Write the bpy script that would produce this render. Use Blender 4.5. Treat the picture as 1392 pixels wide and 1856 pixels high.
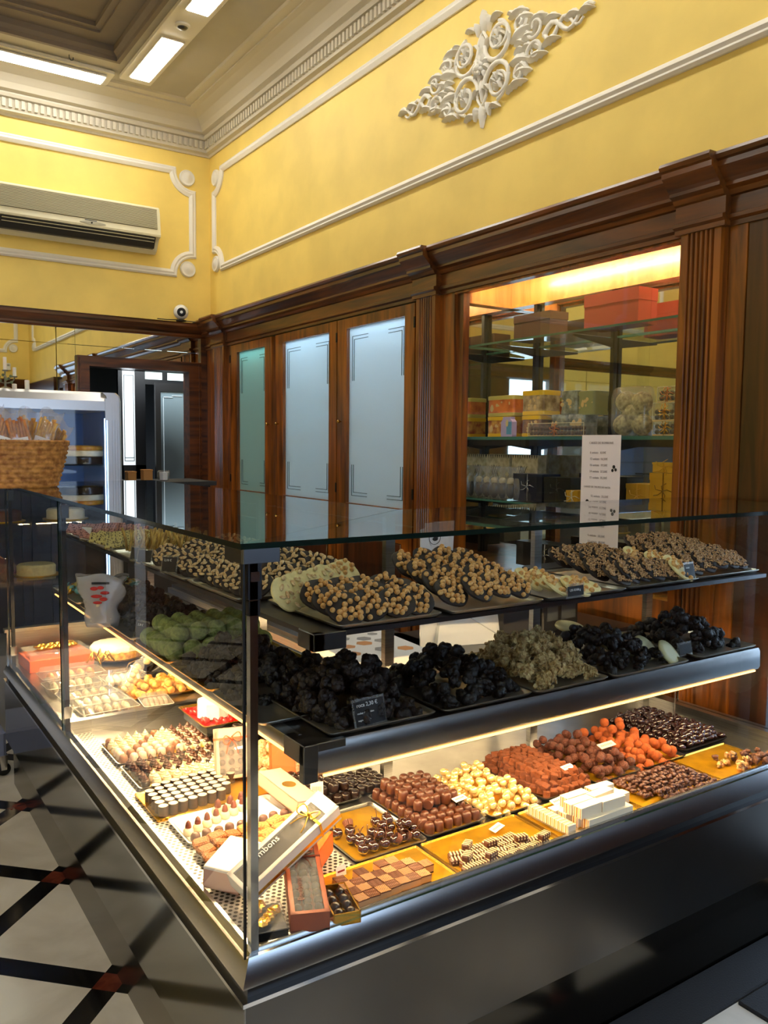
import bpy, math, random
from mathutils import Matrix, Vector, Euler
rnd = random.Random(7)
PI = math.pi
S = bpy.context.scene
COL = S.collection
for o in list(bpy.data.objects): bpy.data.objects.remove(o)

# ------------------------------------------------------------------ camera, world, exposure
cd = bpy.data.cameras.new('camera'); cam = bpy.data.objects.new('camera', cd); COL.objects.link(cam)
cd.sensor_fit = 'VERTICAL'; cd.sensor_height = 24; cd.lens = 24 * 1501.594 / 1856; cd.clip_start = .05
cam.matrix_world = Matrix(((0.8316887937602835, 0.03616038233740363, -0.5540633330971987, 0),
                           (-0.5551558513782884, 0.07173982174868537, -0.8286467152266487, 0),
                           (0.009784222708646283, 0.9967676884433401, 0.07973985365742763, 1.55),
                           (0, 0, 0, 1)))
S.camera = cam
S.view_settings.view_transform = 'Standard'; S.view_settings.look = 'None'
S.view_settings.gamma = 1; S.view_settings.use_curve_mapping = False
S.view_settings.exposure = 1.02
S.cycles.transparent_max_bounces = 32; S.cycles.max_bounces = 9; S.cycles.glossy_bounces = 5
S.cycles.sample_clamp_indirect = 6
W = bpy.data.worlds.new('daylight'); S.world = W; W.use_nodes = True
W.node_tree.nodes['Background'].inputs[0].default_value = (.56, .74, 1.0, 1)
W.node_tree.nodes['Background'].inputs[1].default_value = 2.6
CEIL_LAMP = 15.0      # emission of the fluorescent diffusers
CASE_LED = 150.0       # warm strips under the lower shelf of the counter
NICHE_LED = 85.0
FRIDGE_LED = 5.0

# ------------------------------------------------------------------ materials
def lin(c):
    def f(v):
        v /= 255.
        return v / 12.92 if v <= .04045 else ((v + .055) / 1.055) ** 2.4
    return (f(c[0]), f(c[1]), f(c[2]), 1)
MATS = {}
def new_mat(name):
    m = bpy.data.materials.new(name); m.use_nodes = True
    nt = m.node_tree
    return m, nt, nt.nodes['Principled BSDF']
def N(nt, t, **kw):
    n = nt.nodes.new(t)
    for k, v in kw.items():
        if k.startswith('i_'): n.inputs[k[2:].replace('_', ' ')].default_value = v
        else: setattr(n, k, v)
    return n
def mat(name, col, rough=.5, metal=0, var=0, scale=30, col2=None, bump=0, bscale=None, coat=0, spec=None, sub=0, stretch=None, detail=4, lo=.35, hi=.65):
    if name in MATS: return MATS[name]
    m, nt, b = new_mat(name)
    b.inputs['Base Color'].default_value = lin(col); b.inputs['Roughness'].default_value = rough; b.inputs['Metallic'].default_value = metal
    if coat: b.inputs['Coat Weight'].default_value = coat; b.inputs['Coat Roughness'].default_value = .08
    if spec is not None: b.inputs['Specular IOR Level'].default_value = spec
    if sub: b.inputs['Subsurface Weight'].default_value = sub; b.inputs['Subsurface Scale'].default_value = .01
    tc = N(nt, 'ShaderNodeTexCoord')
    mp = N(nt, 'ShaderNodeMapping'); nt.links.new(tc.outputs['Object'], mp.inputs[0])
    if stretch: mp.inputs['Scale'].default_value = stretch
    if col2 is None and var: col2 = tuple(max(0, min(255, c * (1 - var))) for c in col)
    if col2 is not None:
        n = N(nt, 'ShaderNodeTexNoise'); n.inputs['Scale'].default_value = scale; n.inputs['Detail'].default_value = detail
        nt.links.new(mp.outputs[0], n.inputs[0])
        r = N(nt, 'ShaderNodeValToRGB'); r.color_ramp.elements[0].position = lo; r.color_ramp.elements[1].position = hi
        r.color_ramp.elements[0].color = lin(col2); r.color_ramp.elements[1].color = lin(col)
        nt.links.new(n.outputs[0], r.inputs[0]); nt.links.new(r.outputs[0], b.inputs['Base Color'])
    if bump:
        n2 = N(nt, 'ShaderNodeTexNoise'); n2.inputs['Scale'].default_value = bscale or scale * 2; n2.inputs['Detail'].default_value = 3
        nt.links.new(mp.outputs[0], n2.inputs[0])
        bp = N(nt, 'ShaderNodeBump'); bp.inputs['Strength'].default_value = bump; bp.inputs['Distance'].default_value = .004
        nt.links.new(n2.outputs[0], bp.inputs['Height']); nt.links.new(bp.outputs[0], b.inputs['Normal'])
    MATS[name] = m
    return m
def emis(name, col, s):
    if name in MATS: return MATS[name]
    m, nt, b = new_mat(name)
    b.inputs['Base Color'].default_value = (.8, .8, .8, 1)
    b.inputs['Emission Color'].default_value = lin(col); b.inputs['Emission Strength'].default_value = s
    MATS[name] = m; return m
def glassmat(name, tint=(1, 1, 1), ior=1.5, rough=0.0, gain=1.0, haze=None, hw=0):
    m = bpy.data.materials.new(name); m.use_nodes = True; nt = m.node_tree; nt.nodes.clear()
    out = N(nt, 'ShaderNodeOutputMaterial'); mix = N(nt, 'ShaderNodeMixShader')
    tr = N(nt, 'ShaderNodeBsdfTransparent'); tr.inputs[0].default_value = (*tint, 1)
    gl = N(nt, 'ShaderNodeBsdfGlossy'); gl.inputs['Roughness'].default_value = rough
    fr = N(nt, 'ShaderNodeFresnel'); fr.inputs[0].default_value = ior
    ge = N(nt, 'ShaderNodeNewGeometry')
    inv = N(nt, 'ShaderNodeMath', operation='SUBTRACT'); inv.inputs[0].default_value = gain
    nt.links.new(ge.outputs['Backfacing'], inv.inputs[1])
    mu = N(nt, 'ShaderNodeMath', operation='MULTIPLY', use_clamp=True); mx = N(nt, 'ShaderNodeMath', operation='MAXIMUM'); mx.inputs[1].default_value = 0
    nt.links.new(inv.outputs[0], mx.inputs[0]); nt.links.new(fr.outputs[0], mu.inputs[0]); nt.links.new(mx.outputs[0], mu.inputs[1])
    if gain > 1:   # keep back faces fully clear
        k = N(nt, 'ShaderNodeMath', operation='SUBTRACT'); k.inputs[0].default_value = 1; nt.links.new(ge.outputs['Backfacing'], k.inputs[1])
        k2 = N(nt, 'ShaderNodeMath', operation='MULTIPLY'); nt.links.new(mu.outputs[0], k2.inputs[0]); nt.links.new(k.outputs[0], k2.inputs[1]); f = k2
    else: f = mu
    nt.links.new(f.outputs[0], mix.inputs[0])
    body = tr
    if haze:
        df = N(nt, 'ShaderNodeBsdfDiffuse'); df.inputs[0].default_value = lin(haze)
        m2 = N(nt, 'ShaderNodeMixShader'); m2.inputs[0].default_value = hw
        nt.links.new(tr.outputs[0], m2.inputs[1]); nt.links.new(df.outputs[0], m2.inputs[2]); body = m2
    nt.links.new(body.outputs[0], mix.inputs[1]); nt.links.new(gl.outputs[0], mix.inputs[2]); nt.links.new(mix.outputs[0], out.inputs[0])
    return m
def woodmat(name, c1, c2, axis=2, rough=.3, coat=.4):
    m, nt, b = new_mat(name)
    tc = N(nt, 'ShaderNodeTexCoord'); mp = N(nt, 'ShaderNodeMapping')
    sc = [9, 9, 9]; sc[axis] = .7; mp.inputs['Scale'].default_value = sc
    nt.links.new(tc.outputs['Object'], mp.inputs[0])
    n = N(nt, 'ShaderNodeTexNoise'); n.inputs['Scale'].default_value = 2.2; n.inputs['Detail'].default_value = 7; n.inputs['Distortion'].default_value = .8
    nt.links.new(mp.outputs[0], n.inputs[0])
    r = N(nt, 'ShaderNodeValToRGB'); r.color_ramp.elements[0].position = .35; r.color_ramp.elements[1].position = .68
    r.color_ramp.elements[0].color = lin(c2); r.color_ramp.elements[1].color = lin(c1)
    nt.links.new(n.outputs[0], r.inputs[0]); nt.links.new(r.outputs[0], b.inputs['Base Color'])
    b.inputs['Roughness'].default_value = rough; b.inputs['Coat Weight'].default_value = coat; b.inputs['Coat Roughness'].default_value = .15
    return m

YELLOW = mat('yellow_paint', (251, 221, 120), .55, var=.05, scale=3, bump=.04, bscale=60)
CORNM = mat('cornice_paint', (206, 198, 180), .75)
PLASTER = mat('white_plaster', (236, 232, 222), .6, bump=.05, bscale=50)
CEILM = mat('ceiling_paint', (190, 183, 168), .8, var=.06, scale=2)
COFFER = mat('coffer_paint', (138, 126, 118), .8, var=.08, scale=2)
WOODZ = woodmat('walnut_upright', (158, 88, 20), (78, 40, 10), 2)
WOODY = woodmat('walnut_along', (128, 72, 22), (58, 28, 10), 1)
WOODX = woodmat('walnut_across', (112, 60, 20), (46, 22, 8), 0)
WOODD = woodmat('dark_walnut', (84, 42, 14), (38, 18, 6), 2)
WOODP = woodmat('orange_panel_wood', (216, 150, 78), (186, 118, 52), 2)
STEEL = mat('brushed_steel', (178, 178, 176), .28, 1, var=.12, scale=8, stretch=(1, 1, 30))
STEELD = mat('dark_steel', (92, 92, 94), .3, 1)
POLISH = mat('polished_panel', (120, 120, 118), .09, 1)
CHROME = mat('chrome', (215, 215, 215), .12, 1)
BLACKM = mat('black_metal', (16, 16, 17), .4, .3)
MIRROR = mat('mirror_silver', (225, 228, 222), .015, 1)
GOLDM = mat('gold_card', (222, 168, 22), .34, .75, var=.2, scale=14)
GOLDF = mat('gold_foil', (232, 180, 70), .22, .9)
WHITEP = mat('white_paper', (236, 236, 234), .7)
GLASS = glassmat('clear_glass', (.975, .985, .98))
TOPGLASS = glassmat('counter_top_glass', (.84, .89, .88), ior=1.9, gain=1.3)
PANE = glassmat('case_glass', (.965, .975, .975), ior=1.45)
EDGE = mat('glass_edge', (10, 30, 26), .1, 0, coat=.5)
SHELFG = glassmat('shelf_glass', (.93, .975, .955), ior=1.5)
ACRYL = glassmat('clear_plastic', (.93, .94, .94), ior=1.5, haze=(235, 235, 235), hw=.10)
FILM = glassmat('cellophane', (.92, .93, .95), ior=1.6, haze=(240, 240, 245), hw=.14, rough=.08)
DARKC = mat('dark_chocolate', (36, 20, 16), .28, var=.3, scale=60, coat=.15)
BLACKC = mat('black_chocolate', (9, 6, 5), .5, bump=.6, bscale=220)
MILKC = mat('milk_chocolate', (88, 46, 27), .36, var=.12, scale=50)
COCOA = mat('cocoa_dust', (160, 76, 26), .9, var=.18, scale=120, bump=.4, bscale=300)
COCOAC = mat('cocoa_cube', (122, 62, 28), .9, var=.22, scale=120, bump=.4, bscale=300)
CRISP = mat('crisp_milk', (100, 46, 26), .5, bump=1, bscale=380, var=.35, scale=200)
WHITEC = mat('white_chocolate', (240, 226, 190), .42, var=.05, scale=60)
CREAM = mat('cream_chocolate', (232, 214, 150), .45, var=.08, scale=60)
HAZEL = mat('roasted_hazelnut', (242, 196, 120), .45, var=.25, scale=90, col2=(188, 126, 58))
ALMOND = mat('almond_slice', (236, 212, 160), .5, col2=(186, 140, 84), scale=120)
PISTA = mat('green_coconut', (150, 165, 92), .9, bump=1, bscale=160, var=.2, scale=90)
FLAKE = mat('white_flake_cluster', (214, 192, 132), .6, col2=(146, 110, 60), scale=90, bump=.6, bscale=200)
WALNUT = mat('walnut_piece', (226, 184, 124), .55, col2=(132, 80, 42), scale=160)

# ------------------------------------------------------------------ mesh builder
class MB:
    def __init__(s): s.v = []; s.f = []; s.m = []; s.mi = 0
    def add(s, vs, fs, mi=None):
        b = len(s.v); s.v += [tuple(v) for v in vs]; s.f += [tuple(i + b for i in f) for f in fs]
        s.m += [s.mi if mi is None else mi] * len(fs); return s
    def box(s, x0, x1, y0, y1, z0, z1, mi=None):
        vs = [(x, y, z) for z in (z0, z1) for x, y in ((x0, y0), (x1, y0), (x1, y1), (x0, y1))]
        return s.add(vs, [(3, 2, 1, 0), (4, 5, 6, 7), (0, 1, 5, 4), (1, 2, 6, 5), (2, 3, 7, 6), (3, 0, 4, 7)], mi)
    def bbox(s, x0, x1, y0, y1, z0, z1, b=.003, mi=None):
        "box with chamfered vertical and top edges"
        r = [(x0 + b, y0), (x1 - b, y0), (x1, y0 + b), (x1, y1 - b), (x1 - b, y1), (x0 + b, y1), (x0, y1 - b), (x0, y0 + b)]
        cx, cy = (x0 + x1) / 2, (y0 + y1) / 2
        def ins(p): return (p[0] + (b if p[0] < cx else -b), p[1] + (b if p[1] < cy else -b))
        rings = [[(p[0], p[1], z0) for p in r], [(p[0], p[1], z1 - b) for p in r], [(*ins(p), z1) for p in r]]
        return s.loft(rings, caps=True, mi=mi)
    def loft(s, rings, caps=True, closed=True, mi=None):
        n = len(rings[0]); vs = [v for r in rings for v in r]; fs = []
        for i in range(len(rings) - 1):
            for j in range(n if closed else n - 1):
                k = (j + 1) % n
                fs.append((i * n + j, i * n + k, (i + 1) * n + k, (i + 1) * n + j))
        if caps and closed: fs.append(tuple(range(n - 1, -1, -1))); fs.append(tuple(range((len(rings) - 1) * n, len(rings) * n)))
        return s.add(vs, fs, mi)
    def lathe(s, prof, n=20, c=(0, 0, 0), sx=1, sy=1, mi=None, wob=None):
        rings = []
        for r, z in prof:
            rings.append([(c[0] + sx * r * math.cos(2 * PI * j / n) * (wob(j) if wob else 1), c[1] + sy * r * math.sin(2 * PI * j / n) * (wob(j) if wob else 1), c[2] + z) for j in range(n)])
        return s.loft(rings, True, True, mi)
    def tube(s, pts, r, n=8, mi=None, caps=True):
        pts = [Vector(p) for p in pts]; rings = []
        rr = r if isinstance(r, (list, tuple)) else [r] * len(pts)
        up = Vector((0, 0, 1))
        for i, p in enumerate(pts):
            d = (pts[min(i + 1, len(pts) - 1)] - pts[max(i - 1, 0)]).normalized()
            a = d.cross(up)
            if a.length < .05: a = d.cross(Vector((1, 0, 0)))
            a.normalize(); b = d.cross(a).normalized()
            if i and rings: # keep orientation
                if a.dot(pa) < 0: a = -a; b = -b
            pa = a
            rings.append([tuple(p + a * rr[i] * math.cos(2 * PI * j / n) + b * rr[i] * math.sin(2 * PI * j / n)) for j in range(n)])
        return s.loft(rings, caps, True, mi)
    def ball(s, c, r, n=12, m=8, sc=(1, 1, 1), mi=None, noise=0, rot=None):
        rings = []
        R = rot or Matrix.Identity(3)
        prof = [(math.sin(PI * (i + .02) / (m + .04)) , -math.cos(PI * (i + .02) / (m + .04))) for i in range(m + 1)]
        prof[0] = (.05, -1); prof[-1] = (.05, 1)
        for pr, pz in prof:
            ring = []
            for j in range(n):
                a = 2 * PI * j / n; k = 1 + (rnd.uniform(-noise, noise) if noise else 0)
                v = R @ Vector((pr * math.cos(a) * r * sc[0] * k, pr * math.sin(a) * r * sc[1] * k, pz * r * sc[2] * k))
                ring.append((c[0] + v.x, c[1] + v.y, c[2] + v.z))
            rings.append(ring)
        return s.loft(rings, True, True, mi)
    def prism(s, poly, axis, a0, a1, mi=None):
        "extrude a 2D polygon along an axis; poly coordinates are the two other axes in xyz order"
        def mk(p, t):
            return {0: (t, p[0], p[1]), 1: (p[0], t, p[1]), 2: (p[0], p[1], t)}[axis]
        return s.loft([[mk(p, a0) for p in poly], [mk(p, a1) for p in poly]], True, True, mi)
    def xf(s, M, start=0):
        for i in range(start, len(s.v)): s.v[i] = tuple(M @ Vector(s.v[i]))
        return s
    def mesh(s, name, mats, smooth=False):
        me = bpy.data.meshes.new(name); me.from_pydata(s.v, [], s.f)
        for m in (mats if isinstance(mats, (list, tuple)) else [mats]): me.materials.append(m)
        me.polygons.foreach_set('material_index', s.m)
        import bmesh
        bm = bmesh.new(); bm.from_mesh(me); bmesh.ops.recalc_face_normals(bm, faces=bm.faces); bm.to_mesh(me); bm.free()
        if smooth:
            me.polygons.foreach_set('use_smooth', [True] * len(me.polygons))
            if smooth != 'all':
                me.set_sharp_from_angle(angle=math.radians(smooth if isinstance(smooth, (int, float)) and smooth > 1 else 40))
        me.update(); return me
def obj(name, mb, mats, parent=None, smooth=False, loc=None, rot=None):
    me = mb.mesh(name, mats, smooth) if isinstance(mb, MB) else mb
    o = bpy.data.objects.new(name, me); COL.objects.link(o)
    if parent: o.parent = parent
    if loc: o.location = loc
    if rot: o.rotation_euler = rot
    return o
def tag(o, label, cat, group=None, kind=None):
    o['label'] = label; o['category'] = cat
    if group: o['group'] = group
    if kind: o['kind'] = kind
    return o
def thing(name, label, cat, loc=(0, 0, 0), rot=(0, 0, 0), group=None):
    o = bpy.data.objects.new(name, None); COL.objects.link(o); o.empty_display_size = .05
    o.location = loc; o.rotation_euler = rot
    return tag(o, label, cat, group)
def struct(name, mb, mats, smooth=False):
    o = obj(name, mb, mats, None, smooth); o['kind'] = 'structure'; return o
USED = set()
KIDS = {}
def kids(o):
    if o.name not in KIDS: KIDS[o.name] = [c for c in bpy.data.objects if c.parent == o]
    return KIDS[o.name]
def dup(o, parent=None):
    c = o.copy(); COL.objects.link(c); c.parent = parent
    for ch in kids(o): dup(ch, c)
    return c
def place(proto, loc, rot=(0, 0, 0), sc=1, label=None, group=None):
    if proto.name in USED: o = dup(proto)
    else: USED.add(proto.name); kids(proto); [kids(k) for k in kids(proto)]; o = proto
    o.location = loc; o.rotation_euler = rot; o.scale = (sc, sc, sc) if not isinstance(sc, tuple) else sc
    if label: o['label'] = label
    if group: o['group'] = group
    return o
ORD = ['first', 'second', 'third', 'fourth', 'fifth', 'sixth', 'seventh', 'eighth', 'ninth', 'tenth', 'eleventh', 'twelfth', 'thirteenth', 'fourteenth', 'fifteenth', 'sixteenth']
def text_mesh(txt, size, align='LEFT', ext=.0004):
    cu = bpy.data.curves.new('t', 'FONT'); cu.body = txt; cu.size = size; cu.align_x = align; cu.extrude = ext; cu.resolution_u = 2
    o = bpy.data.objects.new('t', cu); COL.objects.link(o)
    bpy.context.view_layer.update()
    me = bpy.data.meshes.new_from_object(o.evaluated_get(bpy.context.evaluated_depsgraph_get()))
    bpy.data.objects.remove(o); return me
def writing(name, txt, size, m, parent, loc, rot=(0, 0, 0), align='LEFT'):
    me = text_mesh(txt, size, align); me.materials.clear(); me.materials.append(m)
    o = bpy.data.objects.new(name, me); COL.objects.link(o); o.parent = parent; o.location = loc; o.rotation_euler = rot
    return o
def sweep(mb, path, prof, closed, plane):
    "sweep profile [(offset in plane, height out of plane)] along a 2D path; plane(u,v,h)->xyz"
    n = len(path); nor = []
    for i in range(n):
        a = Vector(path[i - 1]) if (closed or i) else None; b = Vector(path[i]); c = Vector(path[(i + 1) % n]) if (closed or i < n - 1) else None
        ns = []
        for p, q in ((a, b), (b, c)):
            if p is None or q is None: continue
            d = (q - p)
            if d.length < 1e-6: continue
            d.normalize(); ns.append(Vector((-d.y, d.x)))
        m_ = sum(ns, Vector((0, 0))); m_.normalize(); k = max(.35, m_.dot(ns[0])); nor.append(m_ / k)
    rings = [[plane(path[i][0] + nor[i].x * o_, path[i][1] + nor[i].y * o_, h) for o_, h in prof] for i in range(n)]
    if closed: rings.append(rings[0])
    mb.loft(rings, not closed, True)

# ------------------------------------------------------------------ the shell of the room
XW, YB, YF, XL, ZC = 2.80, 6.93, -1.06, -3.0, 4.30
FX, FY = 2.72, 6.85            # faces of the panelling
def floor_material():
    m, nt, b = new_mat('marble_floor')
    tc = N(nt, 'ShaderNodeTexCoord'); mp = N(nt, 'ShaderNodeMapping')
    mp.inputs['Location'].default_value = (0, 0, 0)
    L = .6915 / math.sqrt(2)
    mp.inputs['Rotation'].default_value = (0, 0, PI / 4)
    nt.links.new(tc.outputs['Object'], mp.inputs[0])
    sp = N(nt, 'ShaderNodeSeparateXYZ'); nt.links.new(mp.outputs[0], sp.inputs[0])
    bands = []
    for k in (0, 1):
        d = N(nt, 'ShaderNodeMath', operation='DIVIDE'); nt.links.new(sp.outputs[k], d.inputs[0]); d.inputs[1].default_value = L
        r = N(nt, 'ShaderNodeMath', operation='ROUND'); nt.links.new(d.outputs[0], r.inputs[0])
        s_ = N(nt, 'ShaderNodeMath', operation='SUBTRACT'); nt.links.new(d.outputs[0], s_.inputs[0]); nt.links.new(r.outputs[0], s_.inputs[1])
        a = N(nt, 'ShaderNodeMath', operation='ABSOLUTE'); nt.links.new(s_.outputs[0], a.inputs[0])
        l = N(nt, 'ShaderNodeMath', operation='LESS_THAN'); nt.links.new(a.outputs[0], l.inputs[0]); l.inputs[1].default_value = .037 / L
        bands.append(l)
    mx = N(nt, 'ShaderNodeMath', operation='MAXIMUM'); mn = N(nt, 'ShaderNodeMath', operation='MULTIPLY')
    for q in (mx, mn): nt.links.new(bands[0].outputs[0], q.inputs[0]); nt.links.new(bands[1].outputs[0], q.inputs[1])
    def noisy(c1, c2, sc):
        n = N(nt, 'ShaderNodeTexNoise'); n.inputs['Scale'].default_value = sc; n.inputs['Detail'].default_value = 6; n.inputs['Distortion'].default_value = .6
        nt.links.new(tc.outputs['Object'], n.inputs[0])
        r = N(nt, 'ShaderNodeValToRGB'); r.color_ramp.elements[0].position = .3; r.color_ramp.elements[1].position = .6
        r.color_ramp.elements[0].color = lin(c1); r.color_ramp.elements[1].color = lin(c2); nt.links.new(n.outputs[0], r.inputs[0]); return r
    wh = noisy((190, 184, 170), (226, 222, 212), 3); bk = noisy((22, 20, 20), (10, 10, 11), 12); rd = noisy((120, 58, 40), (88, 36, 26), 20)
    m1 = N(nt, 'ShaderNodeMix', data_type='RGBA'); nt.links.new(mx.outputs[0], m1.inputs[0]); nt.links.new(wh.outputs[0], m1.inputs[6]); nt.links.new(bk.outputs[0], m1.inputs[7])
    m2 = N(nt, 'ShaderNodeMix', data_type='RGBA'); nt.links.new(mn.outputs[0], m2.inputs[0]); nt.links.new(m1.outputs[2], m2.inputs[6]); nt.links.new(rd.outputs[0], m2.inputs[7])
    nt.links.new(m2.outputs[2], b.inputs['Base Color']); b.inputs['Roughness'].default_value = .16
    return m
fl = MB().box(XL - .2 - .6185, XW + .8 - .6185, YF - .6 - 2.321, YB + 2.4 - 2.321, -.05, 0)
f_ = struct('floor', fl, floor_material()); f_.location = (.6185, 2.321, 0)

# ceiling: outer ring, raised coffer and its stepped moulding
c = MB(); X0, X1, Y0, Y1 = -1.86, 1.86, -.6, 6.30
c.box(XL, X0, YF, YB, ZC, ZC + .3); c.box(X1, XW, YF, YB, ZC, ZC + .3); c.box(X0, X1, YF, Y0, ZC, ZC + .3); c.box(X0, X1, Y1, YB, ZC, ZC + .3)
struct('ceiling', c, CEILM)
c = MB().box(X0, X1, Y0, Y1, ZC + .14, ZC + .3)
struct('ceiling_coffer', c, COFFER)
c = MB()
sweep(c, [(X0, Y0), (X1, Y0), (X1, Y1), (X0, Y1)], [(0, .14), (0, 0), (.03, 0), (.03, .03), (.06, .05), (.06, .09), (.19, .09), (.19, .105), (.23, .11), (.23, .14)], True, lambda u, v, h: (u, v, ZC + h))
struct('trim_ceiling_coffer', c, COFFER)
# ceiling plaster cornice around the room with dentils
c = MB()
prof = [(0, 3.985), (.012, 3.985), (.02, 4.0), (.05, 4.01), (.05, 4.025), (.050, 4.03), (.050, 4.10), (.075, 4.105), (.085, 4.125), (.075, 4.14), (.11, 4.15), (.13, 4.19), (.17, 4.235), (.23, 4.262), (.27, 4.268), (.27, 4.28), (.33, 4.285), (.34, 4.30), (0, 4.30)]
def along(axis, base, sgn, a0, a1, mb, prof, mitre=(0, 0)):
    r0, r1 = [], []
    for o_, z in prof:
        q = base + sgn * o_
        s0, s1 = a0 + mitre[0] * o_, a1 - mitre[1] * o_
        r0.append((q, s0, z) if axis == 1 else (s0, q, z)); r1.append((q, s1, z) if axis == 1 else (s1, q, z))
    mb.loft([r0, r1], True, True)
along(1, XW, -1, YF, YB, c, prof, (1, 1)); along(0, YB, -1, XL, XW, c, prof, (1, 1)); along(1, XL, 1, YF, YB, c, prof, (1, 1)); along(0, YF, 1, XL, XW, c, prof, (1, 1))
y = YF + .06
while y < YB - .06: c.box(XW - .068, XW - .03, y, y + .024, 4.035, 4.095); y += .045
x = XL + .06
while x < XW - .06: c.box(x, x + .024, YB - .068, YB - .03, 4.035, 4.095); x += .045
struct('trim_1', c, CORNM)
# yellow walls
struct('wall_right', MB().box(XW, XW + .5, YF, YB + .2, 2.5, ZC).box(3.2, 3.3, 1.66, YB + .2, 0, 2.5), YELLOW)
struct('wall_back', MB().box(XL, XW, YB, YB + .12, 2.45, ZC).box(XL, 1.60, YB, YB + .12, 0, 2.45), YELLOW)
w = MB().box(XL - .12, XL, YF, YB, 0, ZC)
struct('wall_left', w, YELLOW)
w = MB().box(XL, XW, YF - .12, YF, 2.58, ZC).box(XL, -2.5, YF - .12, YF, 0, 2.58).box(-.9, .9, YF - .12, YF, 0, 2.58).box(2.5, XW, YF - .12, YF, 0, 2.58).box(.9, 2.5, YF - .12, YF, 0, 1.25).box(-2.5, -.9, YF - .12, YF, 0, .45)
struct('wall_front', w, [YELLOW])
wf = MB()  # unseen front windows, added to let daylight onto the rail, floor and frosted doors
for a in (.9, 1.67, 2.44): wf.box(a, a + .06, YF - .09, YF - .03, 1.25, 2.58)
wf.box(.9, 2.5, YF - .09, YF - .03, 1.25, 1.31).box(.9, 2.5, YF - .09, YF - .03, 2.5, 2.58)
for a in (-2.5, -1.72, -.96): wf.box(a, a + .06, YF - .09, YF - .03, .45, 2.58)
wf.box(-2.5, -.9, YF - .09, YF - .03, .45, .51).box(-2.5, -.9, YF - .09, YF - .03, 2.5, 2.58)
struct('window_1', wf, WOODD)
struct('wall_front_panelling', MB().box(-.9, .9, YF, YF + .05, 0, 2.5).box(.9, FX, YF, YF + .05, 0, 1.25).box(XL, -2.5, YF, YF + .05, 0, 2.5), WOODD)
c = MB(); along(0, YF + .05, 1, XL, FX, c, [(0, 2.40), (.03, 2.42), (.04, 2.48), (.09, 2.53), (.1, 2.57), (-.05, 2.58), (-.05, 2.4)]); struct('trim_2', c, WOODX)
# street door on the right wall, nearer than the panelling
c = MB().box(2.74, 3.25, YF, .95, 0, 2.5)
struct('wall_right_near', c, WOODD)
d = MB()
for a in (.95, 1.055, 1.60): d.box(2.78, 2.86, a, a + .06, 0, 2.45)
d.box(2.78, 2.86, .95, 1.66, 2.33, 2.45).box(2.78, 2.86, .95, 1.66, 0, .12)
struct('door_1', d, WOODD)
struct('window_2', MB().box(2.81, 2.82, 1.01, 1.60, .12, 2.33), GLASS)
# pavement seen through the street door
struct('ground_pavement', MB().box(3.25, 9, -6, 9, -.12, -.03).box(-6, 3.25, -6, YF - .12, -.12, -.03), mat('pavement', (150, 160, 170), .8, var=.2, scale=6))

# plaster panel mouldings on the walls
MP = [(-.03, 0), (-.03, .012), (-.018, .022), (-.008, .018), (.006, .026), (.018, .020), (.03, .012), (.03, 0)]
def panel_path(u0, u1, v0, v1, r=.17, n=9):
    p = []
    for (cu, cv, a0) in ((u0, v0, PI / 2), (u1, v0, PI), (u1, v1, 1.5 * PI), (u0, v1, 0)):
        for i in range(n + 1):
            a = a0 - (PI / 2) * i / n
            p.append((cu + r * math.cos(a), cv + r * math.sin(a)))
    return p
def rosette(mb, cu, cv, pl, r=.068):
    rings = []
    for q, h in ((r, 0), (r, .012), (r * .9, .024), (r * .75, .02), (r * .6, .022), (r * .3, .034), (.004, .036)):
        rings.append([pl(cu + q * math.cos(2 * PI * j / 20), cv + q * math.sin(2 * PI * j / 20), h) for j in range(20)])
    mb.loft(rings)
plR = lambda u, v, h: (XW - h, u, v); plB = lambda u, v, h: (u, YB - h, v)
c = MB(); sweep(c, panel_path(-.7, 6.82, 3.03, 3.83), MP, True, plR)
for u in (-.7 + .045, 6.82 - .045):
    for v in (3.03 + .045, 3.83 - .045): rosette(c, u, v, plR)
struct('trim_3', c, PLASTER, 35)
c = MB(); sweep(c, panel_path(-2.6, 2.64, 2.985, 3.83), MP, True, plB)
for u in (-2.6 + .045, 2.64 - .045):
    for v in (2.985 + .045, 3.83 - .045): rosette(c, u, v, plB)
struct('trim_4', c, PLASTER, 35)
plF = lambda u, v, h: (u, YF + h, v)
c = MB(); sweep(c, panel_path(-2.6, 2.6, 3.03, 3.83), MP, True, plF)
for u in (-2.555, 2.555):
    for v in (3.075, 3.785): rosette(c, u, v, plF)
struct('trim_5', c, PLASTER, 35)

# wooden cornice over the right-hand panelling, breaking forward over the piers
WP = [(-.08, 2.345), (.012, 2.345), (.012, 2.362), (.026, 2.37), (.026, 2.384), (.010, 2.39), (.010, 2.448), (.022, 2.452), (.03, 2.468), (.05, 2.478), (.05, 2.49), (.062, 2.50), (.092, 2.53), (.10, 2.535), (.10, 2.553), (.112, 2.558), (.118, 2.572), (.112, 2.584), (-.08, 2.586)]
c = MB()
def seg(y0, y1, out):
    along(1, FX - out, -1, y0, y1, c, [(max(o_, -.08 - out) if o_ < 0 else o_, z) for o_, z in WP])
PIERS = [(1.84, 2.05), (3.53, 3.745), (6.36, 6.62)]
last = 1.62
for a, b in PIERS:
    seg(last, a, 0); seg(a, b, .035); last = b
seg(last, FY, 0)
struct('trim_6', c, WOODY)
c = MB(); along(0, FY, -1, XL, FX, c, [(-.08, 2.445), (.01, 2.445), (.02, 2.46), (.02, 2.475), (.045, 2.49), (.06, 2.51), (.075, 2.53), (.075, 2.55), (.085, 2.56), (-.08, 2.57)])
struct('trim_7', c, WOODX)
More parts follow.
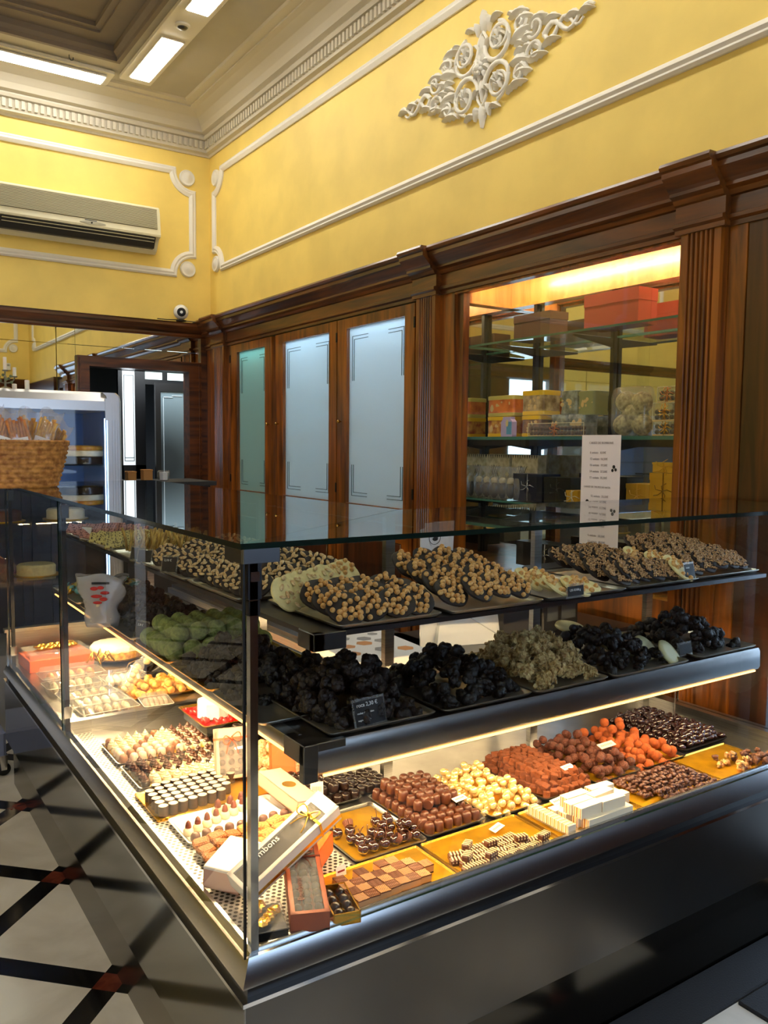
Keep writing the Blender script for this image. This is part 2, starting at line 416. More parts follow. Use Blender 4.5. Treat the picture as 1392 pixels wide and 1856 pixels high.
# panelling of the right wall: piers, stiles and plain panels
c = MB()
def pier(y0, y1, out=.035, flutes=6):
    n = flutes; w = (y1 - y0) - .05; pts = [(FX + .1, y0), (FX - out, y0)]
    for i in range(n):
        a = y0 + .025 + w * i / n; b = a + w / n
        pts += [(FX - out, a + .003), (FX - out + .010, a + .008), (FX - out + .010, b - .010), (FX - out, b - .005)]
    pts += [(FX - out, y1), (FX + .1, y1)]
    c.prism(pts, 2, 0, 2.345)
pier(1.86, 2.03); pier(3.55, 3.72); pier(6.38, 6.60)
struct('trim_8', c, WOODZ)
c = MB()
c.box(FX - .012, FX + .06, 1.848, 1.86, 0, 2.345).box(FX, FX + .08, 3.43, 3.55, 0, 2.345).box(FX, FX + .08, 3.72, 3.76, 0, 2.345)
c.box(FX, FX + .06, 6.30, 6.38, 0, 2.345).box(FX, FX + .08, 6.6, YB, 0, 2.345).box(FX, FX + .48, 2.03, 2.045, 0, 2.345)
struct('trim_9', c, WOODZ)
struct('trim_10', MB().box(FX + .0, FX + .08, 1.625, 1.772, 0, 2.345), WOODD)
struct('trim_11', MB().box(FX - .004, FX + .06, 1.776, 1.846, 0, 2.345), WOODZ)
c = MB(); c.box(FX - .03, FX, 1.62, 1.86, 0, .12).box(FX - .03, FX, 2.03, 6.8, 0, .12)
struct('baseboard_right', c, WOODD)

# built-in cupboards with frosted glass doors
FROST = mat('frosted_glass', (176, 204, 214), .32, 0, col2=(120, 158, 166), scale=1.6, detail=1, lo=.2, hi=.8, spec=.9)
FROST3 = mat('sandblasted_glass', (205, 220, 228), .30, 0, spec=.9)
TEAL = mat('teal_frosted_glass', (150, 190, 186), .3, 0, col2=(84, 140, 140), scale=1.6, detail=1, lo=.25, hi=.75, spec=.9)
ETCH = mat('clear_etched_line', (104, 126, 132), .1, .3)
BRASS = mat('brass_knob', (190, 150, 80), .25, 1)
cab = thing('fitted_cupboard', 'tall fitted walnut cupboard with three frosted glass doors along the right wall', 'cupboard', (FX, 3.76, 0))
k = MB().box(.44, .45, 0, 2.54, 0, 2.34).box(.03, .44, 0, 2.54, 0, 1.14).box(.03, .44, 0, .01, 1.14, 2.34).box(.03, .44, 2.53, 2.54, 1.14, 2.34).box(.03, .44, .83, .85, 1.14, 2.34).box(.03, .44, 1.71, 1.79, 1.14, 2.34).box(.03, .44, 0, 2.54, 2.33, 2.34)
obj('carcass', k, mat('cupboard_lining', (206, 216, 220), .7), cab)
for y0, y1, st in ((.08, .75, 7.0), (.92, 1.62, 8.0), (1.88, 2.42, 3.2)):
    obj('inner_lamp', MB().box(.05, .08, y0, y1, 2.295, 2.31), emis('cupboard_lamp_%d' % int(st * 10), (222, 238, 255) if st > 4 else (180, 236, 232), st * 4.6), cab)
def frosted(name, col, tr):
    m = bpy.data.materials.new(name); m.use_nodes = True; nt = m.node_tree; b = nt.nodes['Principled BSDF']
    b.inputs['Base Color'].default_value = lin(col); b.inputs['Roughness'].default_value = .3
    t_ = N(nt, 'ShaderNodeBsdfTranslucent'); t_.inputs[0].default_value = lin(col); mx = N(nt, 'ShaderNodeMixShader'); mx.inputs[0].default_value = tr
    nt.links.new(b.outputs[0], mx.inputs[1]); nt.links.new(t_.outputs[0], mx.inputs[2]); nt.links.new(mx.outputs[0], nt.nodes['Material Output'].inputs[0]); return m
FROST, FROST3, TEAL = frosted('frosted_glass', (214, 230, 236), .5), frosted('sandblasted_glass', (218, 232, 238), .5), frosted('teal_frosted_glass', (182, 214, 214), .5)
for i, (a, b, ga, gb, gm, side) in enumerate(((1.78, 2.53, 1.895, 2.40, TEAL, 0), (.845, 1.715, .943, 1.60, FROST, 1), (.0, .835, .094, .724, FROST3, 1))):
    dr = MB(); t0, t1 = -.015, .03
    dr.box(t0, t1, a, ga, 1.10, 2.335).box(t0, t1, gb, b, 1.10, 2.335).box(t0, t1, ga, gb, 1.10, 1.19).box(t0, t1, ga, gb, 2.275, 2.335)
    d_ = obj('door', dr, WOODZ, cab)
    g = MB().box(.008, .016, ga, gb, 1.19, 2.275); obj('frosted_pane', g, gm, d_)
    u0, u1, v0, v1 = ga + .035, gb - .035, 1.235, 2.225; t = .0035
    for q in (0, .02):
        for (p0, p1, q0, q1) in ((u0 + q, u0 + q + t, v0 + q, v1 - q), (u1 - q - t, u1 - q, v0 + q, v1 - q), (u0 + q, u1 - q, v0 + q, v0 + q + t), (u0 + q, u1 - q, v1 - q - t, v1 - q)):
            # each line is broken near its middle
            if p1 - p0 > .1: m_ = (p0 + p1) / 2; es = (MB().box(.005, .0085, p0, m_ - .12, q0, q1), MB().box(.005, .0085, m_ + .10, p1, q0, q1))
            else: m_ = (q0 + q1) / 2; es = (MB().box(.005, .0085, p0, p1, q0, m_ - .3), MB().box(.005, .0085, p0, p1, m_ + .22, q1))
            for e in es: obj('etched_line', e, ETCH, d_)
    ky = (a + .04) if side == 0 else (b - .05)
    kb = MB().lathe([(.004, 0), (.004, .012), (.011, .016), (.012, .024), (.006, .03)], 14); kb.xf(Matrix.Translation((t0, ky, 1.70)) @ Matrix.Rotation(-PI / 2, 4, 'Y'))
    obj('knob', kb, BRASS, d_, 35)
    hy = b if side == 0 else a
    for z in (1.25, 2.2): obj('hinge', MB().box(t0 - .006, t0, hy - .008, hy + .004, z, z + .06), BLACKM, d_)
    lp = MB().box(t0, .03, a + .005, b - .005, .13, 1.09); l_ = obj('lower_door', lp, WOODZ, cab)
    obj('raised_panel', MB().bbox(-.01, .0, 0, b - a - .2, 0, .76, .006).xf(Matrix.Translation((t0, a + .1, .23))), WOODD, l_)

# recessed display niche with mirrors and glass shelves
nz = thing('wall_vitrine', 'recessed walnut vitrine with mirrored back and glass shelves in the right wall', 'display cabinet', (FX, 2.045, 0))
D = .39; L = 1.385
fr = MB().box(0, .05, 0, L, 2.335, 2.36).box(.02, .06, L - .05, L, .95, 2.36).box(0, .41, 0, L, .80, .95).box(0, D + .02, 0, L, 2.46, 2.48)
obj('frame', fr, WOODZ, nz)
obj('back_mirror', MB().box(D, D + .01, 0, L, .95, 2.30), MIRROR, nz)
obj('side_mirror', MB().box(.06, D, L - .012, L - .002, .95, 2.30), MIRROR, nz)
obj('side_mirror', MB().box(.05, D, 0, .008, .95, 2.30), MIRROR, nz)
vl = MB().box(D - .03, D, 0, L, 2.29, 2.46).box(.06, D, L - .04, L, 2.29, 2.46).box(.06, D, 0, .04, 2.29, 2.46)
vl.box(D - .045, D - .03, .0, L, 2.43, 2.46).box(D - .038, D - .03, 0, L, 2.29, 2.305).box(.06, D, L - .055, L - .04, 2.43, 2.46).box(.06, D, L - .048, L - .04, 2.29, 2.305)
obj('inner_valance', vl, WOODP, nz)
for z, t, m in ((2.065, .010, SHELFG), (1.585, .016, SHELFG), (1.272, .010, SHELFG)):
    s_ = MB().box(.075, D - .01, .012, L - .02, z, z + t); s_.m = [1 if i in (2, 3, 4, 5) else 0 for i in range(6)]
    obj('glass_shelf', s_, [m, mat('shelf_edge_green', (70, 120, 104) if z > 2 else (16, 24, 24), .15)], nz)
obj('shelf_support_bar', MB().box(.078, .10, .0, L - .01, 1.556, 1.586), BLACKM, nz)
for y in (.08, .645, 1.165):
    up = MB().box(D - .028, D - .006, y - .011, y + .011, .95, 2.29)
    u_ = obj('upright', up, BLACKM, nz)
    for z in (2.055, 1.57, 1.262):
        br = MB().prism([(.10, z), (D - .02, z - .035), (D - .02, z + .008), (.10, z + .008)], 1, y - .004, y + .004); obj('shelf_bracket', br, BLACKM, u_)
for a, b, x in ((.0, .80, .045), (.185, .93, .055), (.92, 1.33, .045)):
    obj('sliding_pane', MB().box(x, x + .005, a, b, .95, 2.335), GLASS, nz)
st = obj('strip_light', MB().box(.055, .085, .06, L - .06, 2.44, 2.455), emis('niche_lamp', (255, 226, 180), NICHE_LED), nz)

# black strip added along the counter foot, and the entrance mat by the door
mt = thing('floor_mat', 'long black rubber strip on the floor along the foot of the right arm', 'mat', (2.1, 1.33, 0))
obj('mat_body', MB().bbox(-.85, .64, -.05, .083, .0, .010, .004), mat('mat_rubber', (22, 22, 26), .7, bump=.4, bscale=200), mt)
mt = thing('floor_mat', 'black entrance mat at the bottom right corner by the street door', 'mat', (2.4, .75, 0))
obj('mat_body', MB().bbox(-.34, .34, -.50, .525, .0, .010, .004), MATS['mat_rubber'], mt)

# ------------------------------------------------------------------ back wall: mirror, doorway, room behind
c = MB()
for x0, x1 in ((-3, -1.2), (-1.196, .6), (.604, 1.496), (1.500, 1.640)):
    c.box(x0, x1 - .003, FY, FY + .02, .9, 2.318).box(x0, x1 - .003, FY, FY + .02, 2.322, 2.445)
c.box(1.64, 2.70, FY, FY + .02, 2.24, 2.318).box(1.64, 2.70, FY, FY + .02, 2.322, 2.445)
mir = tag(obj('wall_mirror', c, MIRROR), 'tiled mirror covering the back wall under the wooden cornice', 'mirror')
struct('wall_back_panelling', MB().box(XL, 1.64, FY, FY + .04, 0, .9), WOODD)
d = MB().box(1.643, 1.735, FY - .045, FY + .10, 0, 2.237).box(2.555, 2.665, FY - .045, FY + .10, 0, 2.237).box(1.735, 2.555, FY - .045, FY + .10, 2.157, 2.237)
d.box(2.665, 2.72, FY - .03, FY + .1, 0, 2.445)
d.box(1.655, 1.665, FY - .055, FY - .045, 0, 2.22).box(2.64, 2.65, FY - .055, FY - .045, 0, 2.22)
struct('door_2', d, WOODX)
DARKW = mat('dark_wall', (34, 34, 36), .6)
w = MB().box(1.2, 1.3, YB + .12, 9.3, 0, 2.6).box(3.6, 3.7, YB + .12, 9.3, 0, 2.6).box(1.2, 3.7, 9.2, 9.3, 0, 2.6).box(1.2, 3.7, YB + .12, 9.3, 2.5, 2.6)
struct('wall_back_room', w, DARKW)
# panelled partition inside with frosted leaf and a dark glazed leaf
p = thing('glazed_partition', 'dark partition with a white frosted pane and small bright top lights beyond the doorway', 'partition', (2.2, 8.0, 0))
obj('frame', MB().box(.10, .14, 0, .05, 0, 2.5).box(.26, .36, 0, .05, 0, 2.5).box(.10, 1.3, 0, .05, 2.24, 2.5).box(.36, 1.3, 0, .05, 2.12, 2.17).box(.53, .58, 0, .05, 2.17, 2.24).box(.10, .36, 0, .05, 0, 1.34).box(.79, .86, -.01, .05, 0, 2.2), BLACKM, p)
fpn = obj('frosted_pane', MB().box(.14, .26, .01, .02, 1.34, 2.24), emis('lit_frosted_pane', (225, 235, 240), .34), p)
obj('pane_border', MB().box(.155, .16, .004, .01, 1.38, 2.2).box(.245, .25, .004, .01, 1.38, 2.2).box(.155, .25, .004, .01, 2.195, 2.2).box(.155, .25, .004, .01, 1.38, 1.385).box(.155, .25, .004, .01, 1.41, 1.415), ETCH, p)
obj('top_light', MB().box(.36, .53, .01, .02, 2.17, 2.24), emis('bright_top_pane', (190, 225, 215), .9), p)
obj('top_light', MB().box(.58, .79, .01, .02, 2.17, 2.24), MATS['bright_top_pane'], p)
obj('side_light', MB().box(.80, .815, -.016, -.012, 1.0, 2.10), MATS['bright_top_pane'], p)
lf = thing('glazed_door_leaf', 'dark frosted door leaf standing half open beyond the doorway', 'door', (2.56, 7.7, 0))
SMOKE = mat('smoked_frosted_glass', (112, 128, 132), .3, 0, col2=(40, 48, 52), scale=1.1, detail=0, lo=.3, hi=.75)
obj('frame', MB().box(0, .05, 0, .04, 0, 2.12).box(.30, .35, 0, .04, 0, 2.12).box(.05, .30, 0, .04, 2.04, 2.12).box(.05, .30, 0, .04, 0, 1.05), BLACKM, lf)
obj('smoked_pane', MB().box(.05, .30, .012, .022, 1.05, 2.04), SMOKE, lf)
obj('pane_border', MB().box(.075, .08, .006, .012, 1.09, 1.99).box(.075, .17, .006, .012, 1.985, 1.99).box(.16, .26, .006, .012, 2.0, 2.005), mat('pale_line', (170, 180, 184), .4), lf)

# ------------------------------------------------------------------ ceiling lamps
TUBE = emis('fluorescent_diffuser', (255, 250, 238), CEIL_LAMP)
LAMPW = mat('lamp_white', (225, 220, 208), .5)
chan = MB().bbox(1.90, 2.135, -.5, 6.46, -.035, 0, .01)
chn = tag(obj('lamp_channel', chan, LAMPW, None, False, (0, 0, ZC - .0)), 'long white channel on the ceiling parallel to the right wall, carrying the panel lamps', 'lamp channel')
def ceil_lamp(name, label, x0, x1, y0, y1):
    t = thing(name, label, 'ceiling light', ((x0 + x1) / 2, (y0 + y1) / 2, ZC - .036), (0, 0, 0), 'fluorescent panels on the ceiling')
    hx, hy = (x1 - x0) / 2, (y1 - y0) / 2
    obj('lamp_frame', MB().box(-hx - .012, hx + .012, -hy - .012, hy + .012, -.012, 0), LAMPW, t)
    obj('diffuser', MB().box(-hx, hx, -hy, hy, -.018, -.0125), TUBE if hy > hx else emis('tube_diffuser', (255, 250, 238), CEIL_LAMP * .62), t)
    return t
ys = [5.64, 4.48, 3.32, 2.16, 1.0, -.16]
nm = ['rectangular panel lamp nearest the corner of the ceiling, lit white', 'second lit panel lamp beside the round sensor, cut by the top of the photo'] + ['lit panel lamp further along the right-hand channel overhead'] * 4
for i, y in enumerate(ys): ceil_lamp('ceiling_lamp', nm[i], 1.955, 2.09, y, y + .71)
ch2 = MB().bbox(-1.9, 1.86, 6.42, 6.66, -.03, 0, .01)
tag(obj('lamp_channel', ch2, LAMPW, None, False, (0, 0, ZC)), 'long white channel on the ceiling along the back wall', 'lamp channel')
for i, x in enumerate((.60, -.75, -1.95)):
    ceil_lamp('ceiling_lamp', 'long lit tube lamp over the air conditioner' if i == 0 else 'lit tube lamp further left along the back wall ceiling', x, x + 1.2, 6.47, 6.60)
ch3 = MB().bbox(-2.135, -1.90, -.5, 6.46, -.035, 0, .01)
tag(obj('lamp_channel', ch3, LAMPW, None, False, (0, 0, ZC)), 'long white channel on the ceiling on the far left side of the shop', 'lamp channel')
for y in ys[1:]: ceil_lamp('ceiling_lamp', 'lit panel lamp on the left-hand channel overhead', -2.09, -1.955, y, y + .71)
sd = thing('ceiling_sensor', 'small round sensor set in the white channel between two panel lamps', 'sensor', (2.01, 5.42, ZC - .036))
obj('housing', MB().lathe([(.050, 0), (.048, -.012), (.036, -.016)], 24), LAMPW, sd, 35)
obj('lens', MB().lathe([(.034, -.0162), (.026, -.024), (.01, -.027)], 20), STEELD, sd, 35)
hk = tag(obj('ceiling_hook', MB().tube([(0, 0, 0), (0, 0, -.03), (.012, 0, -.045), (.026, 0, -.04), (.028, 0, -.022)], .004, 8), STEELD, None, 35, (1.52, 6.36, ZC + .01)), 'tiny metal hook on the edge of the ceiling coffer', 'hook')

# ------------------------------------------------------------------ plaster ornament
om = thing('plaster_ornament', 'white carved plaster lozenge ornament with scrolls on the yellow wall', 'wall ornament', (XW, 3.32, 3.43))
def P3(u, v, h): return (-h, u, v)      # u towards +y, v up
def spiral(mb, cu, cv, r0, turns, a0, sg, r=.011, r1=.02, n=26, h=.02):
    pts = []; rr = []
    for i in range(n + 1):
        t = i / n; q = r0 + (r1 - r0) * t; a = a0 + sg * turns * 2 * PI * t
        pts.append(P3(cu + q * math.cos(a), cv + q * math.sin(a), h + .008 * t)); rr.append(r * (1 - .45 * t))
    mb.tube(pts, rr, 8)
def leaf(mb, u, v, a, L, w, h=.012):
    n = 8; rings = []
    for i in range(n + 1):
        t = i / n; ww = w * math.sin(PI * min(.97, t * .93 + .05)) * (1 + .22 * math.sin(t * 22)); hh = h + .014 * math.sin(PI * t)
        cu, cv = u + math.cos(a) * L * t, v + math.sin(a) * L * t + .015 * math.sin(t * 3)
        px, py = -math.sin(a), math.cos(a)
        rings.append([P3(cu + px * ww, cv + py * ww, .002), P3(cu + px * ww * .6, cv + py * ww * .6, hh), P3(cu, cv, hh + .010), P3(cu - px * ww * .6, cv - py * ww * .6, hh), P3(cu - px * ww, cv - py * ww, .002)])
    mb.loft(rings)
ros = MB()
for k in range(9): a = 2 * PI * k / 9; leaf(ros, .012 * math.cos(a), .012 * math.sin(a), a, .055, .02, .02)
for k in range(7): a = 2 * PI * k / 7; ros.ball(P3(.024 * math.cos(a), .024 * math.sin(a), .044), .012, 8, 5)
ros.ball(P3(0, 0, .046), .02, 10, 6); obj('rosette', ros, PLASTER, om, 50)
for su in (1, -1):
    for sv in (1, -1):
        q = MB()
        spiral(q, su * .125, sv * .10, .105, 1.55, PI if su > 0 else 0, su * sv, .013)
        spiral(q, su * .125, sv * .10, .085, .6, PI * .5 if sv > 0 else -PI * .5, -su * sv, .009, .03)
        for k in range(6): a = k * PI / 3; leaf(q, su * .125 + .01 * math.cos(a), sv * .10 + .01 * math.sin(a), a, .036, .013, .02)
        obj('scroll', q, PLASTER, om, 50)
        for (u, v, a, l_, w_) in ((su * .20, sv * .05, math.atan2(sv * .05, su * .3), .15, .032), (su * .23, sv * .12, math.atan2(sv * .02, su), .12, .026), (su * .19, sv * .165, math.atan2(-sv * .05, su), .13, .022),
                (su * .33, sv * .085, math.atan2(-sv * .02, su), .12, .022), (su * .42, sv * .05, math.atan2(-sv * .03, su), .11, .018), (su * .28, sv * .02, math.atan2(sv * .06, su), .09, .02), (su * .04, sv * .17, math.atan2(sv, su * .2), .07, .018),
                (su * .06, sv * .205, math.atan2(sv * .2, su), .075, .016), (su * .24, sv * .16, math.atan2(sv * .4, -su), .06, .014), (su * .27, sv * .075, math.atan2(sv * .7, su), .07, .016), (su * .36, sv * .03, math.atan2(sv * .5, su), .07, .014), (su * .02, sv * .09, math.atan2(sv * .8, su), .06, .013), (su * .235, sv * .02, math.atan2(-sv * .1, su), .07, .014)):
            q = MB(); leaf(q, u, v, a, l_, w_); obj('acanthus_leaf', q, PLASTER, om, 50)
        q = MB(); spiral(q, su * .38, sv * .055, .055, 1.1, PI if su > 0 else 0, su * sv, .009, .012); obj('scroll', q, PLASTER, om, 50)
        q = MB(); spiral(q, su * .275, sv * .115, .045, 1.2, 0 if su > 0 else PI, -su * sv, .008, .010); obj('scroll', q, PLASTER, om, 50)
for su in (1, -1):
    q = MB()
    q.tube([P3(su * (.43 + .30 * t), .035 * math.sin(t * 9), .012) for t in [i / 12 for i in range(13)]], [.014 * (1 - .55 * i / 12) for i in range(13)], 8)
    q.tube([P3(su * (.43 + .24 * t), -.035 * math.sin(t * 9), .012) for t in [i / 12 for i in range(13)]], [.012 * (1 - .5 * i / 12) for i in range(13)], 8)
    leaf(q, su * .56, .01, 0 if su > 0 else PI, .09, .02); leaf(q, su * .64, 0, 0 if su > 0 else PI, .09, .014)
    obj('tendril', q, PLASTER, om, 50)
for sv in (1, -1):
    q = MB(); leaf(q, 0, sv * .17, sv * PI / 2, .115, .026); leaf(q, 0, sv * .05, sv * PI / 2, .11, .02); q.tube([P3(.035 * math.sin(PI * t), sv * (.06 + .12 * t), .014) for t in [i / 8 for i in range(9)]], .008, 8).tube([P3(-.035 * math.sin(PI * t), sv * (.06 + .12 * t), .014) for t in [i / 8 for i in range(9)]], .008, 8)
    obj('finial_leaf', q, PLASTER, om, 50)

# ------------------------------------------------------------------ air conditioner and camera
ACW = mat('aged_white_plastic', (226, 220, 188), .45)
ACG = mat('grille_olive', (214, 208, 176), .6)
ac = thing('air_conditioner', 'cream wall air conditioner with slatted grille on the yellow back wall', 'air conditioner', (1.06, YB, 3.10))
AW = 1.235
prof = [(0, .02), (0, .36), (-.15, .36), (-.175, .345), (-.19, .30), (-.205, .16), (-.21, .13), (-.205, .115), (-.16, .105), (-.10, .02), (-.06, 0)]
obj('housing', MB().prism(prof, 0, 0, AW), ACW, ac, 25)
g = MB()
for i in range(15):
    z = .178 + i * .0108; g.box(.035, AW - .03, -.213 + .0185 * i / 15, -.19, z, z + .0048)
obj('grille', g, ACG, ac)
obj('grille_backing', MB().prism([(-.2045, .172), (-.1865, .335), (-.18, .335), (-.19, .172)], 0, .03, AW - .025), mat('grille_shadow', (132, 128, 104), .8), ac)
obj('air_outlet', MB().prism([(-.206, .108), (-.162, .1045), (-.113, .03), (-.155, .03)], 0, .04, AW - .04), mat('outlet_dark', (40, 38, 34), .5), ac)
v = MB()
for i in range(3): v.prism([(-.205 + i * .018, .098 - i * .022), (-.165 + i * .016, .09 - i * .022), (-.163 + i * .016, .086 - i * .022), (-.203 + i * .018, .094 - i * .022)], 0, .05, AW - .05)
obj('louvre', v, ACG, ac)
obj('status_panel', MB().lathe([(.10, 0), (.098, .003), (.09, .004)], 28, sx=1, sy=.14).xf(Matrix.Translation((.70, -.2085, .145)) @ Matrix.Rotation(PI / 2, 4, 'X')), mat('panel_grey', (176, 172, 150), .5), ac, 35)
obj('status_light', MB().lathe([(.007, 0), (.006, .006)], 12).xf(Matrix.Translation((.69, -.2125, .145)) @ Matrix.Rotation(PI / 2, 4, 'X')), BLACKM, ac)
obj('maker_mark', MB().box(.64, .73, -.2065, -.204, .160, .166), mat('mark_grey', (90, 96, 104), .5), ac)
sc_ = thing('security_camera', 'small white ball security camera on the wooden cornice in the corner', 'camera', (2.49, 6.81, 2.572))
obj('base', MB().lathe([(.042, 0), (.042, .008), (.02, .014), (.014, .03)], 20), BLACKM, sc_, 35)
obj('shell', MB().ball((0, 0, .075), .062, 24, 14), mat('gloss_white', (232, 232, 230), .25), sc_, 'all')
R = Matrix.Translation((0, 0, .075)) @ Vector((-.28, -.95, -.12)).to_track_quat('Z', 'Y').to_matrix().to_4x4()
obj('lens', MB().lathe([(.036, .046), (.036, .058), (.028, .062), (.01, .060)], 22).xf(R), BLACKM, sc_, 35)
obj('cable', MB().tube([(-.03, 0, .01), (-.12, 0, .004), (-.2, .01, .006)], .004, 6), BLACKM, sc_)
obj('bracket', MB().box(.02, .16, -.012, .0, 0, .008).box(.15, .155, -.012, 0, 0, .03), STEELD, sc_)
al = thing('wall_detector', 'small white motion detector on the yellow wall seen in the mirror', 'sensor', (2.47, YF, 2.72))
obj('case', MB().bbox(-.035, .035, 0, .04, 0, .11, .008), WHITEP, al); obj('window', MB().box(-.02, .02, .04, .042, .06, .09), mat('grey_window', (150, 150, 150), .4), al)

# ------------------------------------------------------------------ the L-shaped glass counter
CX, CY = .62, 1.39
AE, BE = 3.97, 2.62          # far ends of the two arms
DZ = .555                    # display deck
def wobj(name, mb, mats, root, smooth=False):
    l = root.location; mb.xf(Matrix.Translation((-l.x, -l.y, -l.z))); return obj(name, mb, mats, root, smooth)
def perforated():
    m, nt, b = new_mat('perforated_steel')
    tc = N(nt, 'ShaderNodeTexCoord'); sp = N(nt, 'ShaderNodeSeparateXYZ'); nt.links.new(tc.outputs['Object'], sp.inputs[0])
    p = .0145; q = p * math.sqrt(3)
    outs = []
    for off in (0, .5):
        ds = []
        for k, per in ((0, p), (1, q)):
            d = N(nt, 'ShaderNodeMath', operation='DIVIDE'); nt.links.new(sp.outputs[k], d.inputs[0]); d.inputs[1].default_value = per
            a = N(nt, 'ShaderNodeMath', operation='ADD'); nt.links.new(d.outputs[0], a.inputs[0]); a.inputs[1].default_value = off
            r = N(nt, 'ShaderNodeMath', operation='ROUND'); nt.links.new(a.outputs[0], r.inputs[0])
            s_ = N(nt, 'ShaderNodeMath', operation='SUBTRACT'); nt.links.new(a.outputs[0], s_.inputs[0]); nt.links.new(r.outputs[0], s_.inputs[1])
            m_ = N(nt, 'ShaderNodeMath', operation='MULTIPLY'); nt.links.new(s_.outputs[0], m_.inputs[0]); m_.inputs[1].default_value = per
            w = N(nt, 'ShaderNodeMath', operation='POWER'); nt.links.new(m_.outputs[0], w.inputs[0]); w.inputs[1].default_value = 2
            # power of a negative base with exponent 2 is defined
            ds.append(w)
        a = N(nt, 'ShaderNodeMath', operation='ADD'); nt.links.new(ds[0].outputs[0], a.inputs[0]); nt.links.new(ds[1].outputs[0], a.inputs[1])
        l = N(nt, 'ShaderNodeMath', operation='LESS_THAN'); nt.links.new(a.outputs[0], l.inputs[0]); l.inputs[1].default_value = .0046 ** 2
        outs.append(l)
    mx = N(nt, 'ShaderNodeMath', operation='MAXIMUM'); nt.links.new(outs[0].outputs[0], mx.inputs[0]); nt.links.new(outs[1].outputs[0], mx.inputs[1])
    mi = N(nt, 'ShaderNodeMix', data_type='RGBA'); nt.links.new(mx.outputs[0], mi.inputs[0]); mi.inputs[6].default_value = lin((205, 203, 198)); mi.inputs[7].default_value = (.004, .004, .004, 1)
    nt.links.new(mi.outputs[2], b.inputs['Base Color'])
    iv = N(nt, 'ShaderNodeMath', operation='SUBTRACT'); iv.inputs[0].default_value = 1; nt.links.new(mx.outputs[0], iv.inputs[1])
    mm = N(nt, 'ShaderNodeMath', operation='MULTIPLY'); nt.links.new(iv.outputs[0], mm.inputs[0]); mm.inputs[1].default_value = .35
    nt.links.new(mm.outputs[0], b.inputs['Metallic']); b.inputs['Roughness'].default_value = .42
    return m
PERF = perforated()
ct = thing('display_counter', 'L-shaped refrigerated chocolate counter in steel and glass with a glass top', 'display counter', (CX, CY, 0))
path = [(CX, AE + .03), (CX, CY), (BE + .03, CY)]
pf = lambda u, v, h: (u, v, h)
def L(name, prof, m, smooth=False, pth=None):
    b = MB(); sweep(b, pth or path, prof, False, pf); return wobj(name, b, m, ct, smooth)
b = MB().box(CX + .025, CX + .06, CY + .025, AE, 0, .205).box(CX + .025, BE, CY + .025, CY + .06, 0, .205)
wobj('plinth', b, mat('plinth_steel', (96, 90, 80), .16, 1), ct)
L('base_panel', [(0, .205), (0, .478), (.003, .478), (.003, .205)], POLISH, pth=path[:2])
L('base_panel', [(0, .225), (0, .478), (.05, .478), (.05, .225)], mat('satin_panel', (112, 112, 110), .34, 1, var=.06, scale=3), pth=[(CX + .003, CY), path[2]])
L('trim_line', [(-.004, .478), (-.004, .4865), (.02, .4865), (.02, .478)], CHROME)
L('shadow_gap', [(.012, .4865), (.012, .514), (.05, .514), (.05, .4865)], BLACKM)
L('glass_rail', [(-.003, .514), (-.003, .518), (.022, .570), (.026, .574), (.034, .574), (.034, .514)], mat('rail_steel', (168, 170, 172), .24, 1), 40)
b = MB().prism([(CX + .03, CY + .03), (BE - .02, CY + .03), (BE - .02, 1.45), (.93, 1.45), (.93, 1.60), (1.0, 1.60), (1.0, 1.74), (.715, 1.74), (.715, 2.88), (CX + .03, 2.88)], 2, DZ - .015, DZ)
wobj('perforated_deck', b, PERF, ct)
b = MB().prism([(BE - .02, 1.45), (BE - .02, 2.10), (1.39, 2.10), (1.39, 2.88), (.715, 2.88), (.715, 1.74), (1.0, 1.74), (1.0, 1.60), (.93, 1.60), (.93, 1.45)], 2, DZ - .015, DZ)
wobj('plain_deck', b, STEEL, ct)
b = MB().box(CX + .03, 1.39, 2.91, AE, DZ, DZ + .02); wobj('far_deck', b, STEEL, ct)
b = MB().box(CX + .03, 1.36, 2.88, 2.91, DZ - .01, DZ + .045); wobj('deck_divider', b, STEEL, ct)
b = MB().box(1.37, 1.39, 2.12, AE, DZ, .84).box(1.37, BE, 2.10, 2.12, DZ, .84).box(CX + .01, 1.39, AE, AE + .02, .2, .70).box(CX, 1.39, AE - .01, AE + .03, .70, .715)
wobj('rear_riser', b, STEEL, ct)
b = MB().box(BE - .02, BE + .02, CY, 2.12, .20, .592).box(BE - .03, BE + .025, CY, 2.12, .592, .602); wobj('end_rim', b, STEEL, ct)
b = MB().box(1.39, 1.75, 2.14, AE, .84, .855).box(1.39, BE, 2.12, 2.50, .84, .855).box(1.70, 1.75, 2.5, AE, 0, .84).box(1.7, BE, 2.45, 2.50, 0, .84); wobj('service_shelf', b, STEELD, ct)
